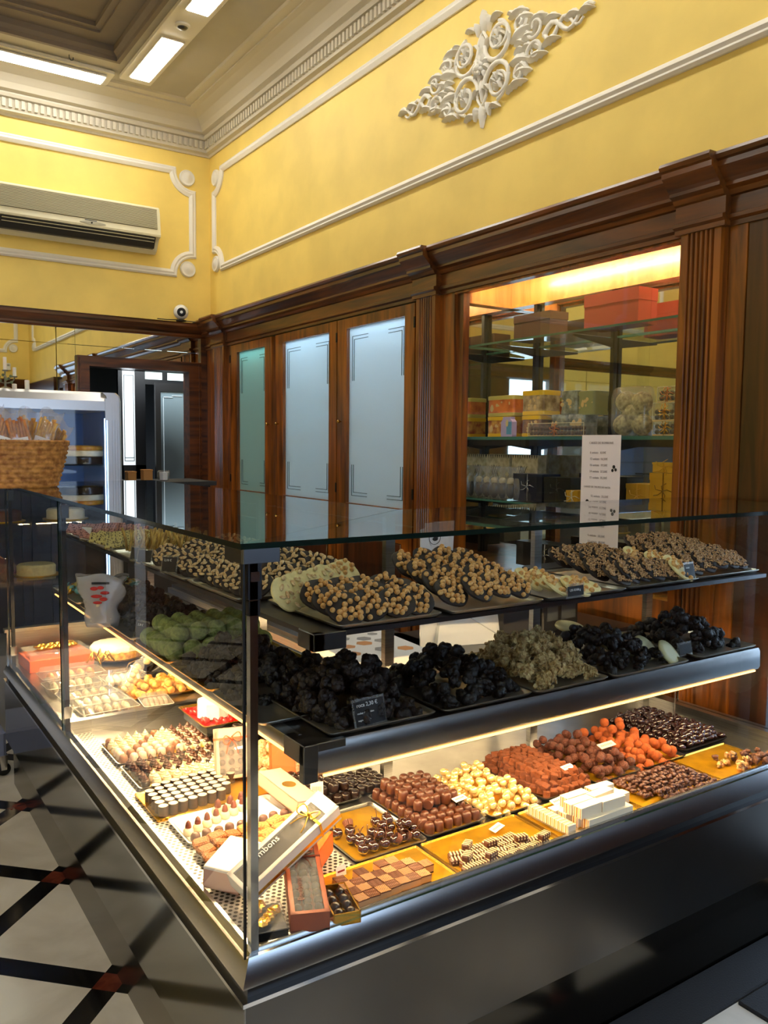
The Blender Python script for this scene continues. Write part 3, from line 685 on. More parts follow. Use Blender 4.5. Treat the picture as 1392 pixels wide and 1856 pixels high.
# front glass
def sheet(name, x0, x1, y0, y1, z0, z1, thin, m=PANE):
    s_ = MB().box(x0, x1, y0, y1, z0, z1)
    keep = {0: (3, 5), 1: (2, 4), 2: (0, 1)}[thin]
    s_.m = [0 if i in keep else 1 for i in range(6)]
    return wobj(name, s_, [m, EDGE], ct)
TZ = 1.358
sheet('front_glass', CX + .002, CX + .009, CY + .008, 2.868, .574, TZ, 0)
sheet('front_glass', CX + .002, CX + .009, 2.885, AE - .09, .574, TZ, 0)
sheet('front_glass', CX + .002, BE, CY + .000, CY + .007, .574, TZ, 1)
sheet('end_glass', BE - .002, BE + .005, CY + .01, 1.92, .602, TZ, 0)
for poly in ([(CX - .006, CY - .006), (1.335, 1.925), (1.315, AE + .06), (CX - .006, AE + .06)], [(CX - .006, CY - .006), (BE + .05, CY - .006), (BE + .05, 1.95), (1.337, 1.923)]):
    s_ = MB().prism(poly, 2, TZ + .001, 1.370); s_.m = [1, 1, 1, 1, 0, 0]
    if poly[1][0] > 2: s_.m[3] = 0
    wobj('top_glass', s_, [TOPGLASS, EDGE], ct)
b = MB().box(CX + .018, CX + .034, CY + .008, CY + .024, .574, TZ); wobj('corner_post', b, CHROME, ct)
b = MB().box(CX, CX + .004, CY - .001, CY + .003, .574, TZ); wobj('glass_seam', b, BLACKM, ct)
b = MB().bbox(CX - .001, CX + .075, CY - .004, CY + .018, 1.332, 1.362, .002).bbox(CX - .002, CX + .014, CY, CY + .08, 1.332, 1.362, .002); wobj('corner_bracket', b, STEELD, ct)
b = MB().bbox(CX + .012, CX + .044, CY + .008, CY + .040, 1.262, 1.333, .003).bbox(CX + .016, CX + .040, CY + .008, CY + .030, 1.232, 1.262, .002); wobj('shelf_clamp', b, mat('gunmetal', (52, 52, 56), .35, .8), ct)
wobj('clamp_lever', MB().bbox(CX + .018, CX + .040, CY + .0075, CY + .012, 1.296, 1.316, .002), CHROME, ct)
for y in (2.876, 3.86):
    wobj('glass_post', MB().box(CX + .012, CX + .026, y - .007, y + .007, .574, TZ), BLACKM, ct)
    wobj('post_fitting', MB().bbox(CX + .008, CX + .035, y - .014, y + .014, 1.30, 1.345, .002), STEELD, ct)
    wobj('post_clip', MB().box(CX + .006, CX + .03, y - .012, y + .012, .62, .66), CHROME, ct)
# shelves: L-shaped plates on posts
def shelf(name, xa, yb, dep, z0, z1, m, xe):
    b = MB().prism([(xa, AE - .05), (xa, yb), (xe, yb), (xe, yb + dep), (xa + dep, yb + dep), (xa + dep, AE - .05)], 2, z0, z1); return wobj(name, b, m, ct)
shelf('lower_shelf', .832, 1.535, .37, .891, .905, STEELD, 2.50)
shelf('upper_shelf', .848, 1.528, .36, 1.136, 1.148, STEELD, 2.52)
NOSE = mat('nosing_steel', (150, 150, 150), .3, 1)
b = MB(); sweep(b, [(.824, AE - .05), (.824, 1.60)], [(-.002, .906), (-.006, .900), (-.006, .878), (-.002, .873), (.03, .873), (.03, .889), (.03, .906)], False, pf); wobj('shelf_nosing', b, NOSE, ct, 40)
pth = [(.842, 1.535), (2.50, 1.535)]
b = MB(); sweep(b, pth, [(-.004, .905), (-.010, .895), (-.012, .845), (-.006, .835), (0, .833), (.004, .839), (.002, .895), (.004, .905)], False, pf); wobj('shelf_nosing', b, NOSE, ct, 40)
b = MB().bbox(.814, .842, 1.516, 1.61, .868, .911, .002).bbox(.814, .92, 1.516, 1.536, .893, .911, .002).bbox(.814, .850, 1.514, 1.536, .828, .911, .002); wobj('nosing_corner', b, STEELD, ct)
b = MB().bbox(.838, .866, 1.516, 1.59, 1.112, 1.150, .002).bbox(.838, .92, 1.516, 1.536, 1.112, 1.150, .002); wobj('upper_corner', b, STEELD, ct)
LEDM = emis('case_led', (255, 216, 156), CASE_LED)
LEDB = emis('case_led_right', (255, 216, 156), CASE_LED * .66)
for y0, y1 in ((1.64, 2.24), (2.26, 2.86), (2.9, 3.86)):
    wobj('led_strip', MB().box(.838, .850, y0, y1, .864, .870), LEDM, ct)
for x0, x1 in ((.90, 1.42), (1.44, 1.96), (1.98, 2.50)):
    wobj('led_strip', MB().box(x0, x1, 1.543, 1.555, .846, .852), LEDB, ct)
DIF = emis('led_diffuser', (255, 176, 80), 2.4)  # thin amber emissive strips added along the lower edge of the nosing
wobj('light_diffuser', MB().box(.8185, .8245, 1.62, 3.88, .868, .8725), DIF, ct)
wobj('light_diffuser', MB().box(.87, 2.48, 1.5255, 1.5315, .8295, .8345), DIF, ct)
for x, y in ((1.355, 2.0), (1.95, 2.0), (2.49, 1.97), (1.24, 2.62), (1.24, 3.84)):
    wobj('shelf_post', MB().box(x - .016, x + .016, y - .01, y + .01, .55, 1.358), STEEL, ct)
    a = (x, y) if x > 1.3 else None
    if a: wobj('shelf_arm', MB().box(x - .008, x + .008, 1.60, y, .878, .891).box(x - .006, x + .006, 1.60, y, 1.125, 1.136), STEELD, ct)
    else: wobj('shelf_arm', MB().box(.87, x, y - .008, y + .008, .878, .891).box(.9, x, y - .006, y + .006, 1.125, 1.136), STEELD, ct)
wobj('hanging_wire', MB().tube([(2.20, 1.62, .888), (2.20, 1.62, .70)], .0015, 6).tube([(2.05, 1.88, .888), (2.05, 1.88, .66)], .0015, 6), CHROME, ct)

# ------------------------------------------------------------------ fridge behind the far end of the counter
fg = thing('cake_fridge', 'silver framed glass cake fridge lit blue inside behind the basket', 'fridge', (.55, 4.55, 0))
FRM = mat('fridge_frame', (196, 196, 198), .3, .7)
X0, X1, Z0, Z1 = -.75, .775, .45, 1.822
b = MB()
pr = [(-.60, Z1 - .10), (-.60, Z1 - .05), (-.60 + .02, Z1 - .015), (-.55, Z1), (0, Z1), (0, Z1 - .10)]
b.prism([(y + .60 - .0, z) for y, z in pr], 0, X0, X1 - .03)
obj('top_frame', b, FRM, fg)
b = MB()
ring = [(X1 - .075, .0), (X1 - .012, .0), (X1, .012), (X1, .60), (X1 - .05, .60), (X1 - .05, .05), (X1 - .075, .05)]
b.prism(ring, 2, 0, Z1 - .05); b.loft([[(p[0], p[1], Z1 - .05) for p in ring], [(p[0] - .006, p[1], Z1 - .02) for p in ring], [(p[0] - .025, p[1], Z1 - .003) for p in ring]])
for q in (.018, .032, .046): b.box(X1 - q - .006, X1 - q, -.004, 0, .3, Z1 - .06)
b.box(X1 - .075, X1 - .012, .003, .06, Z1 - .12, Z1 - .022)
b.box(X1 - .088, X1 - .014, -.003, .004, Z1 - .15, Z1 - .035)
obj('corner_frame', b, FRM, fg, 30)
obj('glass_front', MB().box(X0, X1 - .075, .012, .016, Z0, Z1 - .10), GLASS, fg)
obj('side_frame', MB().box(X0, X0 + .06, 0, .6, 0, Z1 - .02), FRM, fg)
obj('body', MB().box(X0, X1 - .05, .03, .6, 0, Z0), FRM, fg)
BLUEI = mat('fridge_interior', (110, 150, 226), .35, 0)
b = MB().box(X0 + .06, X1 - .05, .585, .598, 1.30, Z1 - .10).box(X1 - .06, X1 - .05, .05, .58, 1.30, Z1 - .10)
obj('inner_wall', b, BLUEI, fg)
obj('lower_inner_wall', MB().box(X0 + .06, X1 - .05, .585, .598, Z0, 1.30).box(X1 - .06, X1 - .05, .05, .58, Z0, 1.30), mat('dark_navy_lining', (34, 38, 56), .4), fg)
b = MB()
for x in (-.30, .12, .36, .52): b.box(x, x + .03, .57, .583, Z0, Z1 - .12)
obj('inner_mullion', b, mat('mullion_dark_blue', (34, 40, 66), .4), fg)
obj('lamp_tube', MB().tube([(X0 + .1, .06, Z1 - .088), (X1 - .14, .06, Z1 - .088)], .008, 8), emis('fridge_tube', (150, 185, 255), FRIDGE_LED * 4), fg)
obj('edge_lamp', MB().box(X1 - .084, X1 - .080, .03, .036, Z0, Z1 - .14), emis('fridge_led', (170, 205, 255), FRIDGE_LED), fg)
for z in (1.42, 1.12, .82): obj('glass_shelf', MB().box(X0 + .08, X1 - .07, .05, .5, z, z + .008), SHELFG, fg)
ck = thing('cream_cake', 'round cream cake with a golden top on the fridge shelf', 'cake', (1.16, 4.80, 1.43))
obj('cake_stand', MB().lathe([(.13, 0), (.135, .004), (.13, .012), (.13, .04), (.125, .045)], 40), DARKC, ck, 40)
obj('cream_layer', MB().lathe([(.135, .046), (.14, .052), (.14, .072), (.132, .078)], 40), WHITEC, ck, 40)
obj('glazed_top', MB().lathe([(.130, .078), (.136, .084), (.132, .098), (.12, .104), (.02, .106)], 40), mat('golden_glaze', (222, 170, 50), .35, col2=(190, 120, 40), scale=30), ck, 40)
bt = thing('milk_carton', 'small white carton standing on the fridge shelf behind the cake', 'carton', (1.13, 5.02, 1.43))
obj('body', MB().box(-.02, .02, -.02, .02, 0, .12), WHITEP, bt); obj('cap', MB().lathe([(.01, .12), (.01, .135)], 12), WHITEP, bt)
for k, (x, z, m_, l) in enumerate(((.60, .828, DARKC, 'dark round cake on the lowest fridge shelf'), (.92, .828, CREAM, 'cream round cake on the lowest fridge shelf'), (.75, 1.128, MILKC, 'milk chocolate cake on the middle fridge shelf'), (1.08, 1.128, WHITEC, 'white cake at the right of the middle fridge shelf'))):
    t = thing('round_cake', l, 'cake', (x, 4.80, z)); obj('cake_body', MB().lathe([(.10, 0), (.10, .05), (.09, .06), (.003, .062)], 32), m_, t, 40); obj('cake_board', MB().lathe([(.12, 0), (.12, .004)], 32), GOLDM, t, 40)
# candles and a small candelabrum on top of the fridge
cz = 1.823
CANDLE = mat('wax', (240, 236, 224), .5, sub=.2)
for i, (x, y, h, lab) in enumerate(((.862, 4.62, .045, 'short white candle nearest the doorway on the fridge top'), (.815, 4.70, .028, 'stubby white candle between the taller ones on the fridge top'))):
    c_ = thing('candle', lab, 'candle', (x, y, cz)); obj('wax', MB().lathe([(.012, 0), (.012, h), (.009, h + .002)], 16), CANDLE, c_, 40); obj('wick', MB().tube([(0, 0, h), (.001, 0, h + .008)], .0008, 5), BLACKM, c_)
cl = thing('candelabrum', 'small twisted metal candelabrum with white candles on the fridge', 'candelabrum', (.765, 4.66, cz))
SILV = mat('old_silver', (130, 128, 112), .35, .9)
b = MB().lathe([(.028, 0), (.026, .006), (.006, .012), (.005, .05), (.009, .055), (.004, .07)], 16); obj('stem', b, SILV, cl, 40)
for i, (dx, h) in enumerate(((-.045, .065), (0, .09), (.045, .06))):
    pts = [(dx * math.sin(PI / 2 * t), .008 * math.sin(PI * t), .03 + (h - .03) * t * t) for t in [k / 8 for k in range(9)]]
    obj('arm', MB().tube(pts, .0035, 6).lathe([(.012, 0), (.015, .006), (.006, .002)], 12, (dx, 0, h)), SILV, cl, 40)
    obj('candle', MB().lathe([(.009, h + .004), (.009, h + .05 + .02 * (i == 1)), (.006, h + .052 + .02 * (i == 1))], 12, (dx, 0, 0)), CANDLE, cl, 40)
b = MB()
for k in range(7):
    a = k * 2.4; b.ball((.03 * math.cos(a), .012 * math.sin(a), .035 + .006 * k), .008, 8, 5)
obj('flower_swag', b, mat('dusty_green', (104, 116, 84), .6), cl, 'all')

# ------------------------------------------------------------------ basket of snack bags on the counter top
BX, BY, BZ = .51, 3.55, 1.3705
bk = thing('wicker_basket', 'woven straw basket full of bagged breadsticks standing on the glass counter top', 'basket', (.60, 3.60, BZ))
def weave():
    m, nt, b = new_mat('woven_straw')
    tc = N(nt, 'ShaderNodeTexCoord'); n = N(nt, 'ShaderNodeTexNoise'); n.inputs['Scale'].default_value = 45; nt.links.new(tc.outputs['Object'], n.inputs[0])
    r = N(nt, 'ShaderNodeValToRGB'); r.color_ramp.elements[0].position = .3; r.color_ramp.elements[1].position = .7
    r.color_ramp.elements[0].color = lin((138, 84, 34)); r.color_ramp.elements[1].color = lin((206, 150, 78)); nt.links.new(n.outputs[0], r.inputs[0]); nt.links.new(r.outputs[0], b.inputs['Base Color']); b.inputs['Roughness'].default_value = .6
    return m
b = MB(); rings = []; n = 132; rows = 10; HT = .182
def brad(t): return .175 + .050 * t ** .8
for i in range(rows * 5 + 1):
    t = i / (rows * 5); ring = []
    for j in range(n):
        a = 2 * PI * j / n; row = i / 5.0
        k = .0065 * abs(math.sin(PI * row)) * (.55 + .45 * math.sin(j * 2 * PI / 6 + (int(row) % 2) * PI + (row % 1) * 2.6))
        q = brad(t) + k; ring.append((q * math.cos(a) * 1.0, q * math.sin(a) * .78, HT * t))
    rings.append(ring)
for i in range(8, -1, -1):
    t = i / 8; rings.append([((brad(t) - .010) * math.cos(2 * PI * j / n), (brad(t) - .010) * math.sin(2 * PI * j / n) * .78, HT * t * .98 + .004) for j in range(n)])
b.loft(rings); obj('woven_body', b, weave(), bk, 'all')
pts = [((brad(1) - .002) * math.cos(a), (brad(1) - .002) * math.sin(a) * .78, HT) for a in [2 * PI * k / 64 for k in range(65)]]
obj('braided_rim', MB().tube(pts, .0065, 8), MATS.get('woven_straw') or bpy.data.materials['woven_straw'], bk, 'all')
STICK = mat('breadstick', (214, 140, 66), .6, col2=(170, 90, 36), scale=60)
STICK2 = mat('pale_breadstick', (226, 182, 96), .6, col2=(190, 130, 56), scale=60)
LEAN = [-.35, .28, -.18, .30, .65, -.2, .25]
def snack_bag(x, y, z, rz, tilt, m, lab, w=.085, card=True, lean=0):
    t = thing('snack_bag', lab, 'snack bag', (x, y, z), (tilt, lean, rz))
    for i in range(7):
        u = -w / 2 + .012 + (w - .024) * i / 6
        pts = [(u + .002 * math.sin(k + i), .003 * math.cos(i * 2 + k), .005 + .12 * k / 5 + .008 * math.sin(i * 1.7)) for k in range(6)]
        obj('breadstick', MB().tube(pts, .0062, 8), m, t, 'all')
    f = MB(); rings = []
    for i in range(9):
        v = i / 8; hh = .012 * math.sin(PI * min(1, v * 1.25)) + .001 if v < .8 else .001; ww = w / 2 * (1 + .05 * math.sin(v * 9)) * (1.0 if v < .75 else 1 + .25 * (v - .75))
        rings.append([(ww * math.cos(a), (hh + .002 * math.sin(5 * a + i)) * math.sin(a), .165 * v + .008 * math.sin(3 * a + i) * (v > .8)) for a in [2 * PI * k / 20 for k in range(20)]])
    f.loft(rings, caps=False); obj('film', f, FILM, t, 'all')
    if card:
        c_ = obj('label_card', MB().box(-.03, .03, -.0165, -.0155, .012, .05), WHITEP, t)
        k = MB().ball((0, -.0172, .033), .006, 10, 6, (1.5, .12, .8)).ball((.008, -.0172, .038), .0035, 8, 5, (1, .15, 1)).box(-.014, -.006, -.0175, -.0168, .032, .036).box(-.002, -.0005, -.0175, -.0168, .022, .03).box(.003, .0045, -.0175, -.0168, .022, .03)
        obj('bird_mark', k, BLACKM, c_)
    return t
for a in ((.47, 3.50, 1.47, .1, -.15, STICK, 'clear bag of breadsticks at the left end of the basket'), (.545, 3.47, 1.485, .35, -.2, STICK, 'clear bag of orange breadsticks left of centre in the basket'),
          (.625, 3.47, 1.48, -.2, -.12, STICK, 'clear bag of orange breadsticks with a bird label in the middle of the basket'), (.70, 3.52, 1.485, -.5, -.1, STICK2, 'clear bag of pale breadsticks near the right rim of the basket'),
          (.755, 3.60, 1.47, -.8, .25, STICK2, 'small bag of pale breadsticks slumped over the right rim'), (.57, 3.64, 1.49, .6, .1, STICK, 'clear bag standing at the back of the basket'), (.66, 3.66, 1.49, -.4, .1, STICK2, 'clear bag peeking out behind the middle one')):
    snack_bag(a[0], a[1], a[2] + .036, *a[3:], lean=LEAN.pop(0), card=a[6].find('back') < 0 and a[6].find('slumped') < 0)
# small things beyond the basket, on a ledge by the doorway
lg = tag(obj('side_ledge', MB().box(1.40, 1.95, 4.75, 5.2, 1.30, 1.325).box(1.42, 1.93, 4.8, 5.15, 0, 1.30), DARKW), 'dark ledge beside the fridge with small boxes on it', 'ledge')
for x, y, w, h, m, lab in ((1.49, 4.95, .05, .05, mat('kraft', (176, 122, 60), .7), 'small kraft paper box next to the fridge frame'), (1.585, 4.95, .055, .06, MATS['kraft'], 'taller kraft paper box between the fridge and the glass jar')):
    t = thing('small_box', lab, 'box', (x, y, 1.326)); obj('body', MB().bbox(-w / 2, w / 2, -.03, .03, 0, h, .002), m, t); obj('lid', MB().bbox(-w / 2 - .002, w / 2 + .002, -.032, .032, h, h + .008, .002), m, t)
t = thing('ribbed_jar', 'small ribbed glass jar on the ledge by the doorway', 'jar', (1.69, 4.95, 1.326))
obj('glass_body', MB().lathe([(.03, 0), (.034, .01), (.036, .055), (.03, .062)], 24, wob=lambda j: 1 + .06 * (j % 2)), ACRYL, t, 40); obj('paper_lining', MB().lathe([(.024, .004), (.028, .05)], 12, wob=lambda j: 1 - .1 * (j % 2)), WHITEP, t)

# ------------------------------------------------------------------ trays, cards and sweets
def rrect(x0, x1, y0, y1, r, n=5):
    p = []
    for cx, cy, a0 in ((x1 - r, y1 - r, 0), (x0 + r, y1 - r, PI / 2), (x0 + r, y0 + r, PI), (x1 - r, y0 + r, 1.5 * PI)):
        for i in range(n + 1): a = a0 + PI / 2 * i / n; p.append((cx + r * math.cos(a), cy + r * math.sin(a)))
    return p
def tray(x0, x1, y0, y1, z, label, liner=True, rim=STEEL, h=.010, lm=None, name='serving_tray'):
    g = .002; x0 += g; x1 -= g; y0 += g; y1 -= g
    t = thing(name, label, 'tray', ((x0 + x1) / 2, (y0 + y1) / 2, z)); w, d = (x1 - x0) / 2, (y1 - y0) / 2
    b = MB(); rg = []
    for q, zz in ((.012, 0), (.006, .003), (0, h), (-.0, h + .0015), (.003, h + .0015), (.009, .004), (.013, .0015)):
        rg.append([(u, v, zz) for u, v in rrect(-w + q, w - q, -d + q, d - q, .014)])
    b.loft(rg); obj('tray_body', b, rim, t, 40)
    if liner:
        b = MB(); b.prism(rrect(-w + .012, w - .012, -d + .012, d - .012, .008), 2, .003, .0048); obj('gold_liner', b, lm or GOLDM, t)
    return t
def board(x0, x1, y0, y1, z, label, m=GOLDM, rz=0):
    w, d = (x1 - x0) / 2 - .002, (y1 - y0) / 2 - .002
    b = MB().prism(rrect(-w, w, -d, d, .006), 2, 0, .004)
    t = thing('gold_board', label, 'tray', ((x0 + x1) / 2, (y0 + y1) / 2, z), (0, 0, rz)); obj('card_sheet', b, m, t)
    b = MB(); sweep(b, rrect(-w, w, -d, d, .006), [(.004, .004), (.0, .0075), (-.002, .007), (-.0005, 0), (.001, 0)], True, lambda u, v, h: (u, v, h)); obj('raised_rim', b, GOLDF, t, 40); return t
CARDG = glassmat('card_holder', (.93, .94, .94), ior=1.5, haze=(230, 230, 230), hw=.12)
INK = mat('ink', (20, 20, 22), .6); CHALK = mat('chalk_white', (225, 225, 225), .6)
def price_card(x, y, z, rz, tilt, label, w=.075, h=.05, lines=(), dark=True, holder=True):
    t = thing('price_card', label, 'price card', (x, y, z), (tilt, 0, rz))
    if holder:
        obj('acrylic_holder', MB().box(-w / 2 - .004, w / 2 + .004, 0, .002, 0, h + .012).prism([(0, 0), (.002, 0), (.022, -.002), (.022, 0)], 0, -w / 2 - .004, w / 2 + .004), CARDG, t)
    cm = INK if dark else WHITEP
    c_ = obj('card', MB().box(-w / 2, w / 2, -.0012, 0, .006, .006 + h), cm, t)
    for i, (s_, sz) in enumerate(lines): writing('lettering', s_, sz, CHALK if dark else INK, c_, (-w / 2 + .006, -.0016, .006 + h - .013 - i * (h - .008) / max(2, len(lines))), (PI / 2, 0, 0))
    return t
def flat_label(x, y, z, rz, label, tilt=.25, w=.045, d=.018, m=None):
    t = thing('name_label', label, 'label', (x, y, z), (tilt, 0, rz))
    obj('card', MB().box(-w / 2, w / 2, -d / 2, d / 2, 0, .0015), m or WHITEP, t)
    b = MB(); 
    for i in range(7): b.box(-w * .38 + i * w * .11, -w * .38 + i * w * .11 + w * .07, -d * .16, d * .16, .0015, .0019)
    obj('lettering', b, mat('grey_ink', (120, 116, 110), .6), t); return t
def mesh_thing(name, mb, m, label, cat, smooth='all', group=None):
    return tag(obj(name, mb, m, None, smooth), label, cat, group)

# ---- protos
def dome(name, m, r=.0135, h=.029, label='', cat='chocolate'):
    b = MB().lathe([(r * .93, 0), (r, .002), (r * .97, h * .55), (r * .86, h * .78), (r * .6, h * .93), (r * .25, h * .985), (.0005, h)], 18); return mesh_thing(name, b, m, label, cat, 50)
def sphere(name, m, r, label='', cat='chocolate', noise=0, n=16, k=10, sc=(1, 1, 1)):
    return mesh_thing(name, MB().ball((0, 0, r * sc[2]), r, n, k, sc, None, noise), m, label, cat)
def rock(name, m, r, label='', cat='chocolate', parts=9):
    b = MB()
    for i in range(parts):
        a = rnd.uniform(0, 2 * PI); e = rnd.uniform(-.5, 1.2); q = r * rnd.uniform(.25, .6)
        b.ball((q * math.cos(a) * math.cos(e), q * math.sin(a) * math.cos(e), r * .6 + q * math.sin(e)), r * rnd.uniform(.35, .6), 9, 6, (1, rnd.uniform(.7, 1.3), rnd.uniform(.6, 1)), None, .12)
    return mesh_thing(name, b, m, label, cat)
def grid(protos, x0, x1, y0, y1, z, nx, ny, label=None, group=None, jit=.0, rots=True, skip=None, tilt=0, namer=None):
    for j in range(ny):
        for i in range(nx):
            if skip and skip(i, j): continue
            x = x0 + (x1 - x0) * (i + .5) / nx + rnd.uniform(-jit, jit); y = y0 + (y1 - y0) * (j + .5) / ny + rnd.uniform(-jit, jit)
            p = rnd.choice(protos)
            place(p, (x, y, z), (rnd.uniform(-tilt, tilt), rnd.uniform(-tilt, tilt), rnd.uniform(0, 6.28) if rots else rnd.uniform(-.06, .06)), rnd.uniform(.95, 1.05), namer(i, j) if namer else label, group)
def pile(protos, x0, x1, y0, y1, z, s, layers, step, label, group, jit=.2, tilt=3, inset=.5, sc=(.9, 1.1)):
    "stacked layers, each inset; places hidden under the next layer are left out"
    for k in range(layers):
        ax0, ax1, ay0, ay1 = x0 + s * inset * k, x1 - s * inset * k, y0 + s * inset * k, y1 - s * inset * k
        nx = max(1, int((ax1 - ax0) / s + .01)); ny = max(1, int((ay1 - ay0) / s + .01))
        for i in range(nx):
            for j in range(ny):
                if k < layers - 1 and 1 < i < nx - 2 and 1 < j < ny - 2: continue
                if k < layers - 1 and i > 1 and j > 1 and (i < nx - 1) and (j < ny - 1): continue
                p = rnd.choice(protos)
                place(p, (ax0 + (ax1 - ax0) * (i + .5) / nx + rnd.uniform(-jit, jit) * s, ay0 + (ay1 - ay0) * (j + .5) / ny + rnd.uniform(-jit, jit) * s, z + k * step + (rnd.uniform(0, .1) * s if jit else 0)),
                      (rnd.uniform(-tilt, tilt), rnd.uniform(-tilt, tilt), rnd.uniform(0, 6.28)), rnd.uniform(*sc), label, group)
def heap(protos, cx, cy, w, d, h, z, s, label, group, jit=.3, tilt=3.14, pw=2.2, sink=0.35, sc=(.85, 1.15)):
    "one or two coats of pieces over a mound"
    nx, ny = max(2, round(w / (s * .78))), max(2, round(d / (s * .78)))
    for i in range(nx):
        for j in range(ny):
            u, v = (i + .5) / nx * 2 - 1, (j + .5) / ny * 2 - 1
            top = h * max(0, 1 - abs(u) ** pw) * max(0, 1 - abs(v) ** pw)
            lv = [top]
            if top > s * .5 and (u < -.3 or v < -.3) and (abs(u) > .55 or abs(v) > .55): lv.append(top - s * .7)
            for q in lv:
                place(rnd.choice(protos), (cx + u * w / 2 * .9 + rnd.uniform(-jit, jit) * s, cy + v * d / 2 * .9 + rnd.uniform(-jit, jit) * s, z + max(0, q + rnd.uniform(-.15, .15) * s)),
                      (rnd.uniform(-tilt, tilt), rnd.uniform(-tilt, tilt), rnd.uniform(0, 6.28)), rnd.uniform(*sc), label, group)

TY0, TY1 = 1.61, 1.905
TZ_ = DZ + .001
IZ = TZ_ + .0055
# --- back row of the right arm
tray(1.02, 1.215, 1.90, 2.09, TZ_, 'tray of glossy dark bonbons tucked in the inner corner of the counter')
def ribbed(name, m, r, h):
    b = MB(); rings = []
    for q, z in ((.9, 0), (1, .002), (1, h * .5), (.93, h * .8), (.78, h * .95), (.5, h)):
        rings.append([(r * q * (1 + .05 * math.cos(6 * a) * (q > .7)) * math.cos(a), r * q * (1 + .05 * math.cos(6 * a) * (q > .7)) * math.sin(a), z) for a in [2 * PI * k / 24 for k in range(24)]])
    b.loft(rings); b.ball((0, 0, h), r * .42, 10, 5, (1, 1, .3)); return mesh_thing(name, b, m, 'x', 'chocolate', 50)
db = ribbed('dark_bonbon', DARKC, .0145, .024)
L_ = 'glossy dark ribbed bonbon among those crowded in the inner corner tray'
grid([db], 1.03, 1.21, 1.905, 2.085, IZ, 6, 6, L_, 'dark bonbons in the inner corner', .002)
pile([db], 1.05, 1.19, 1.93, 2.08, IZ + .022, .03, 1, .02, L_, 'dark bonbons in the inner corner', .1, .25)
grid([db], 1.215, 1.33, 1.93, 2.06, IZ - .004, 4, 4, L_, 'dark bonbons in the inner corner', .003)
flat_label(1.075, 1.925, IZ + .05, -.5, 'pinkish label card with a printed scroll lying on the dark bonbons', .5, .035, .05, mat('pink_card', (226, 190, 176), .6))
tray(1.22, 1.42, TY0, TY1, TZ_, 'tray of milk chocolate domes beside the chocolate cherries')
md = dome('milk_dome', MILKC)
grid([md], 1.23, 1.41, TY0 + .012, TY1 - .008, IZ, 6, 9, None, 'milk domes standing on the tray', .0012, namer=lambda i, j: ('milk chocolate dome, %s from left, %s row from front' % (ORD[i], ORD[j])))
pile([md], 1.25, 1.40, TY0 + .09, TY1 - .02, IZ + .028, .029, 1, .02, 'milk chocolate dome lying in the upper layer of its heap', 'milk domes on top of the others', .15, .15)
place(md, (1.285, 1.70, IZ + .040), (1.5, .2, 2.2), 1, 'milk chocolate dome tipped on its side on the front of the heap', 'milk domes on top of the others')
place(md, (1.30, 1.735, IZ + .040), (1.4, .5, .6), 1, 'milk chocolate dome lying across the tipped one in the heap', 'milk domes on top of the others')
flat_label(1.385, 1.69, IZ + .038, .15, 'narrow label lying on the milk chocolate domes')
tray(1.43, 1.62, TY0 - .005, TY1, TZ_, 'tray of pearly gold chocolate balls')
PEARL = mat('golden_pearl', (246, 216, 150), .22, .55, coat=.6)
pb = sphere('pearl_ball', PEARL, .0112, 'x')
pile([pb], 1.437, 1.613, TY0 + .002, TY1 - .01, IZ, .0222, 3, .0165, 'pearly golden chocolate ball in the stepped heap between milk domes and cocoa cubes', 'golden pearl balls', .0, 3, sc=(.99, 1.01))
tray(1.63, 1.83, TY0, TY1 + .01, TZ_, 'tray of cocoa dusted cubes')
cb = MB().bbox(-.0105, .0105, -.0105, .0105, 0, .019, .002); cube = mesh_thing('cocoa_cube', cb, COCOAC, 'x', 'truffle', False)
pile([cube], 1.64, 1.822, TY0 + .008, TY1, IZ, .0225, 3, .0165, 'cocoa dusted truffle cube in the long orange brown heap', 'cocoa truffle cubes', .18, .35)
flat_label(1.765, 1.66, IZ + .055, .1, 'small label on the heap of cocoa truffle cubes', .3)
tray(1.84, 2.045, TY0, TY1 + .02, TZ_, 'tray of crunchy red brown chocolate balls')
cr = [sphere('crunchy_ball', CRISP, .0142, 'x', noise=.05) for _ in range(2)]
pile(cr, 1.848, 2.038, TY0 + .008, TY1 + .01, IZ, .0285, 3, .021, 'crunchy red brown chocolate ball in the pyramid', 'crunchy milk balls', .06, 3)
flat_label(1.955, 1.68, IZ + .078, .05, 'silvery label on top of the crunchy chocolate balls', .35, .07, .022, mat('silver_label', (196, 180, 170), .4))
tray(2.055, 2.265, TY0, TY1 + .02, TZ_, 'tray of round orange cocoa truffles', rim=STEELD)
tr = [sphere('cocoa_truffle', COCOA, .0152, 'x', 'truffle', noise=.03) for _ in range(2)]
pile(tr, 2.06, 2.26, TY0 + .005, TY1 + .01, IZ, .031, 2, .024, 'round orange cocoa dusted truffle in its tray', 'round cocoa truffles', .1, 3)
for x, y in ((2.12, 1.80), (2.15, 1.86), (2.20, 1.84), (2.17, 1.81)): place(tr[0], (x, y, IZ + .046), (0, 0, x), 1, 'orange cocoa truffle on the peak at the back of the heap', 'round cocoa truffles')
tray(2.285, 2.53, 1.64, 1.99, TZ_, 'dark tray of glossy chocolate coated almonds at the far right', rim=BLACKM, liner=False)
am = sphere('coated_almond', mat('glossy_dark', (40, 22, 22), .14, coat=.8), .0125, 'x', sc=(1.25, .8, .7), n=14, k=8)
pile([am], 2.30, 2.52, 1.655, 1.975, TZ_ + .004, .0225, 3, .012, 'glossy dark chocolate coated almond in the far right tray', 'coated almonds', .3, .5)
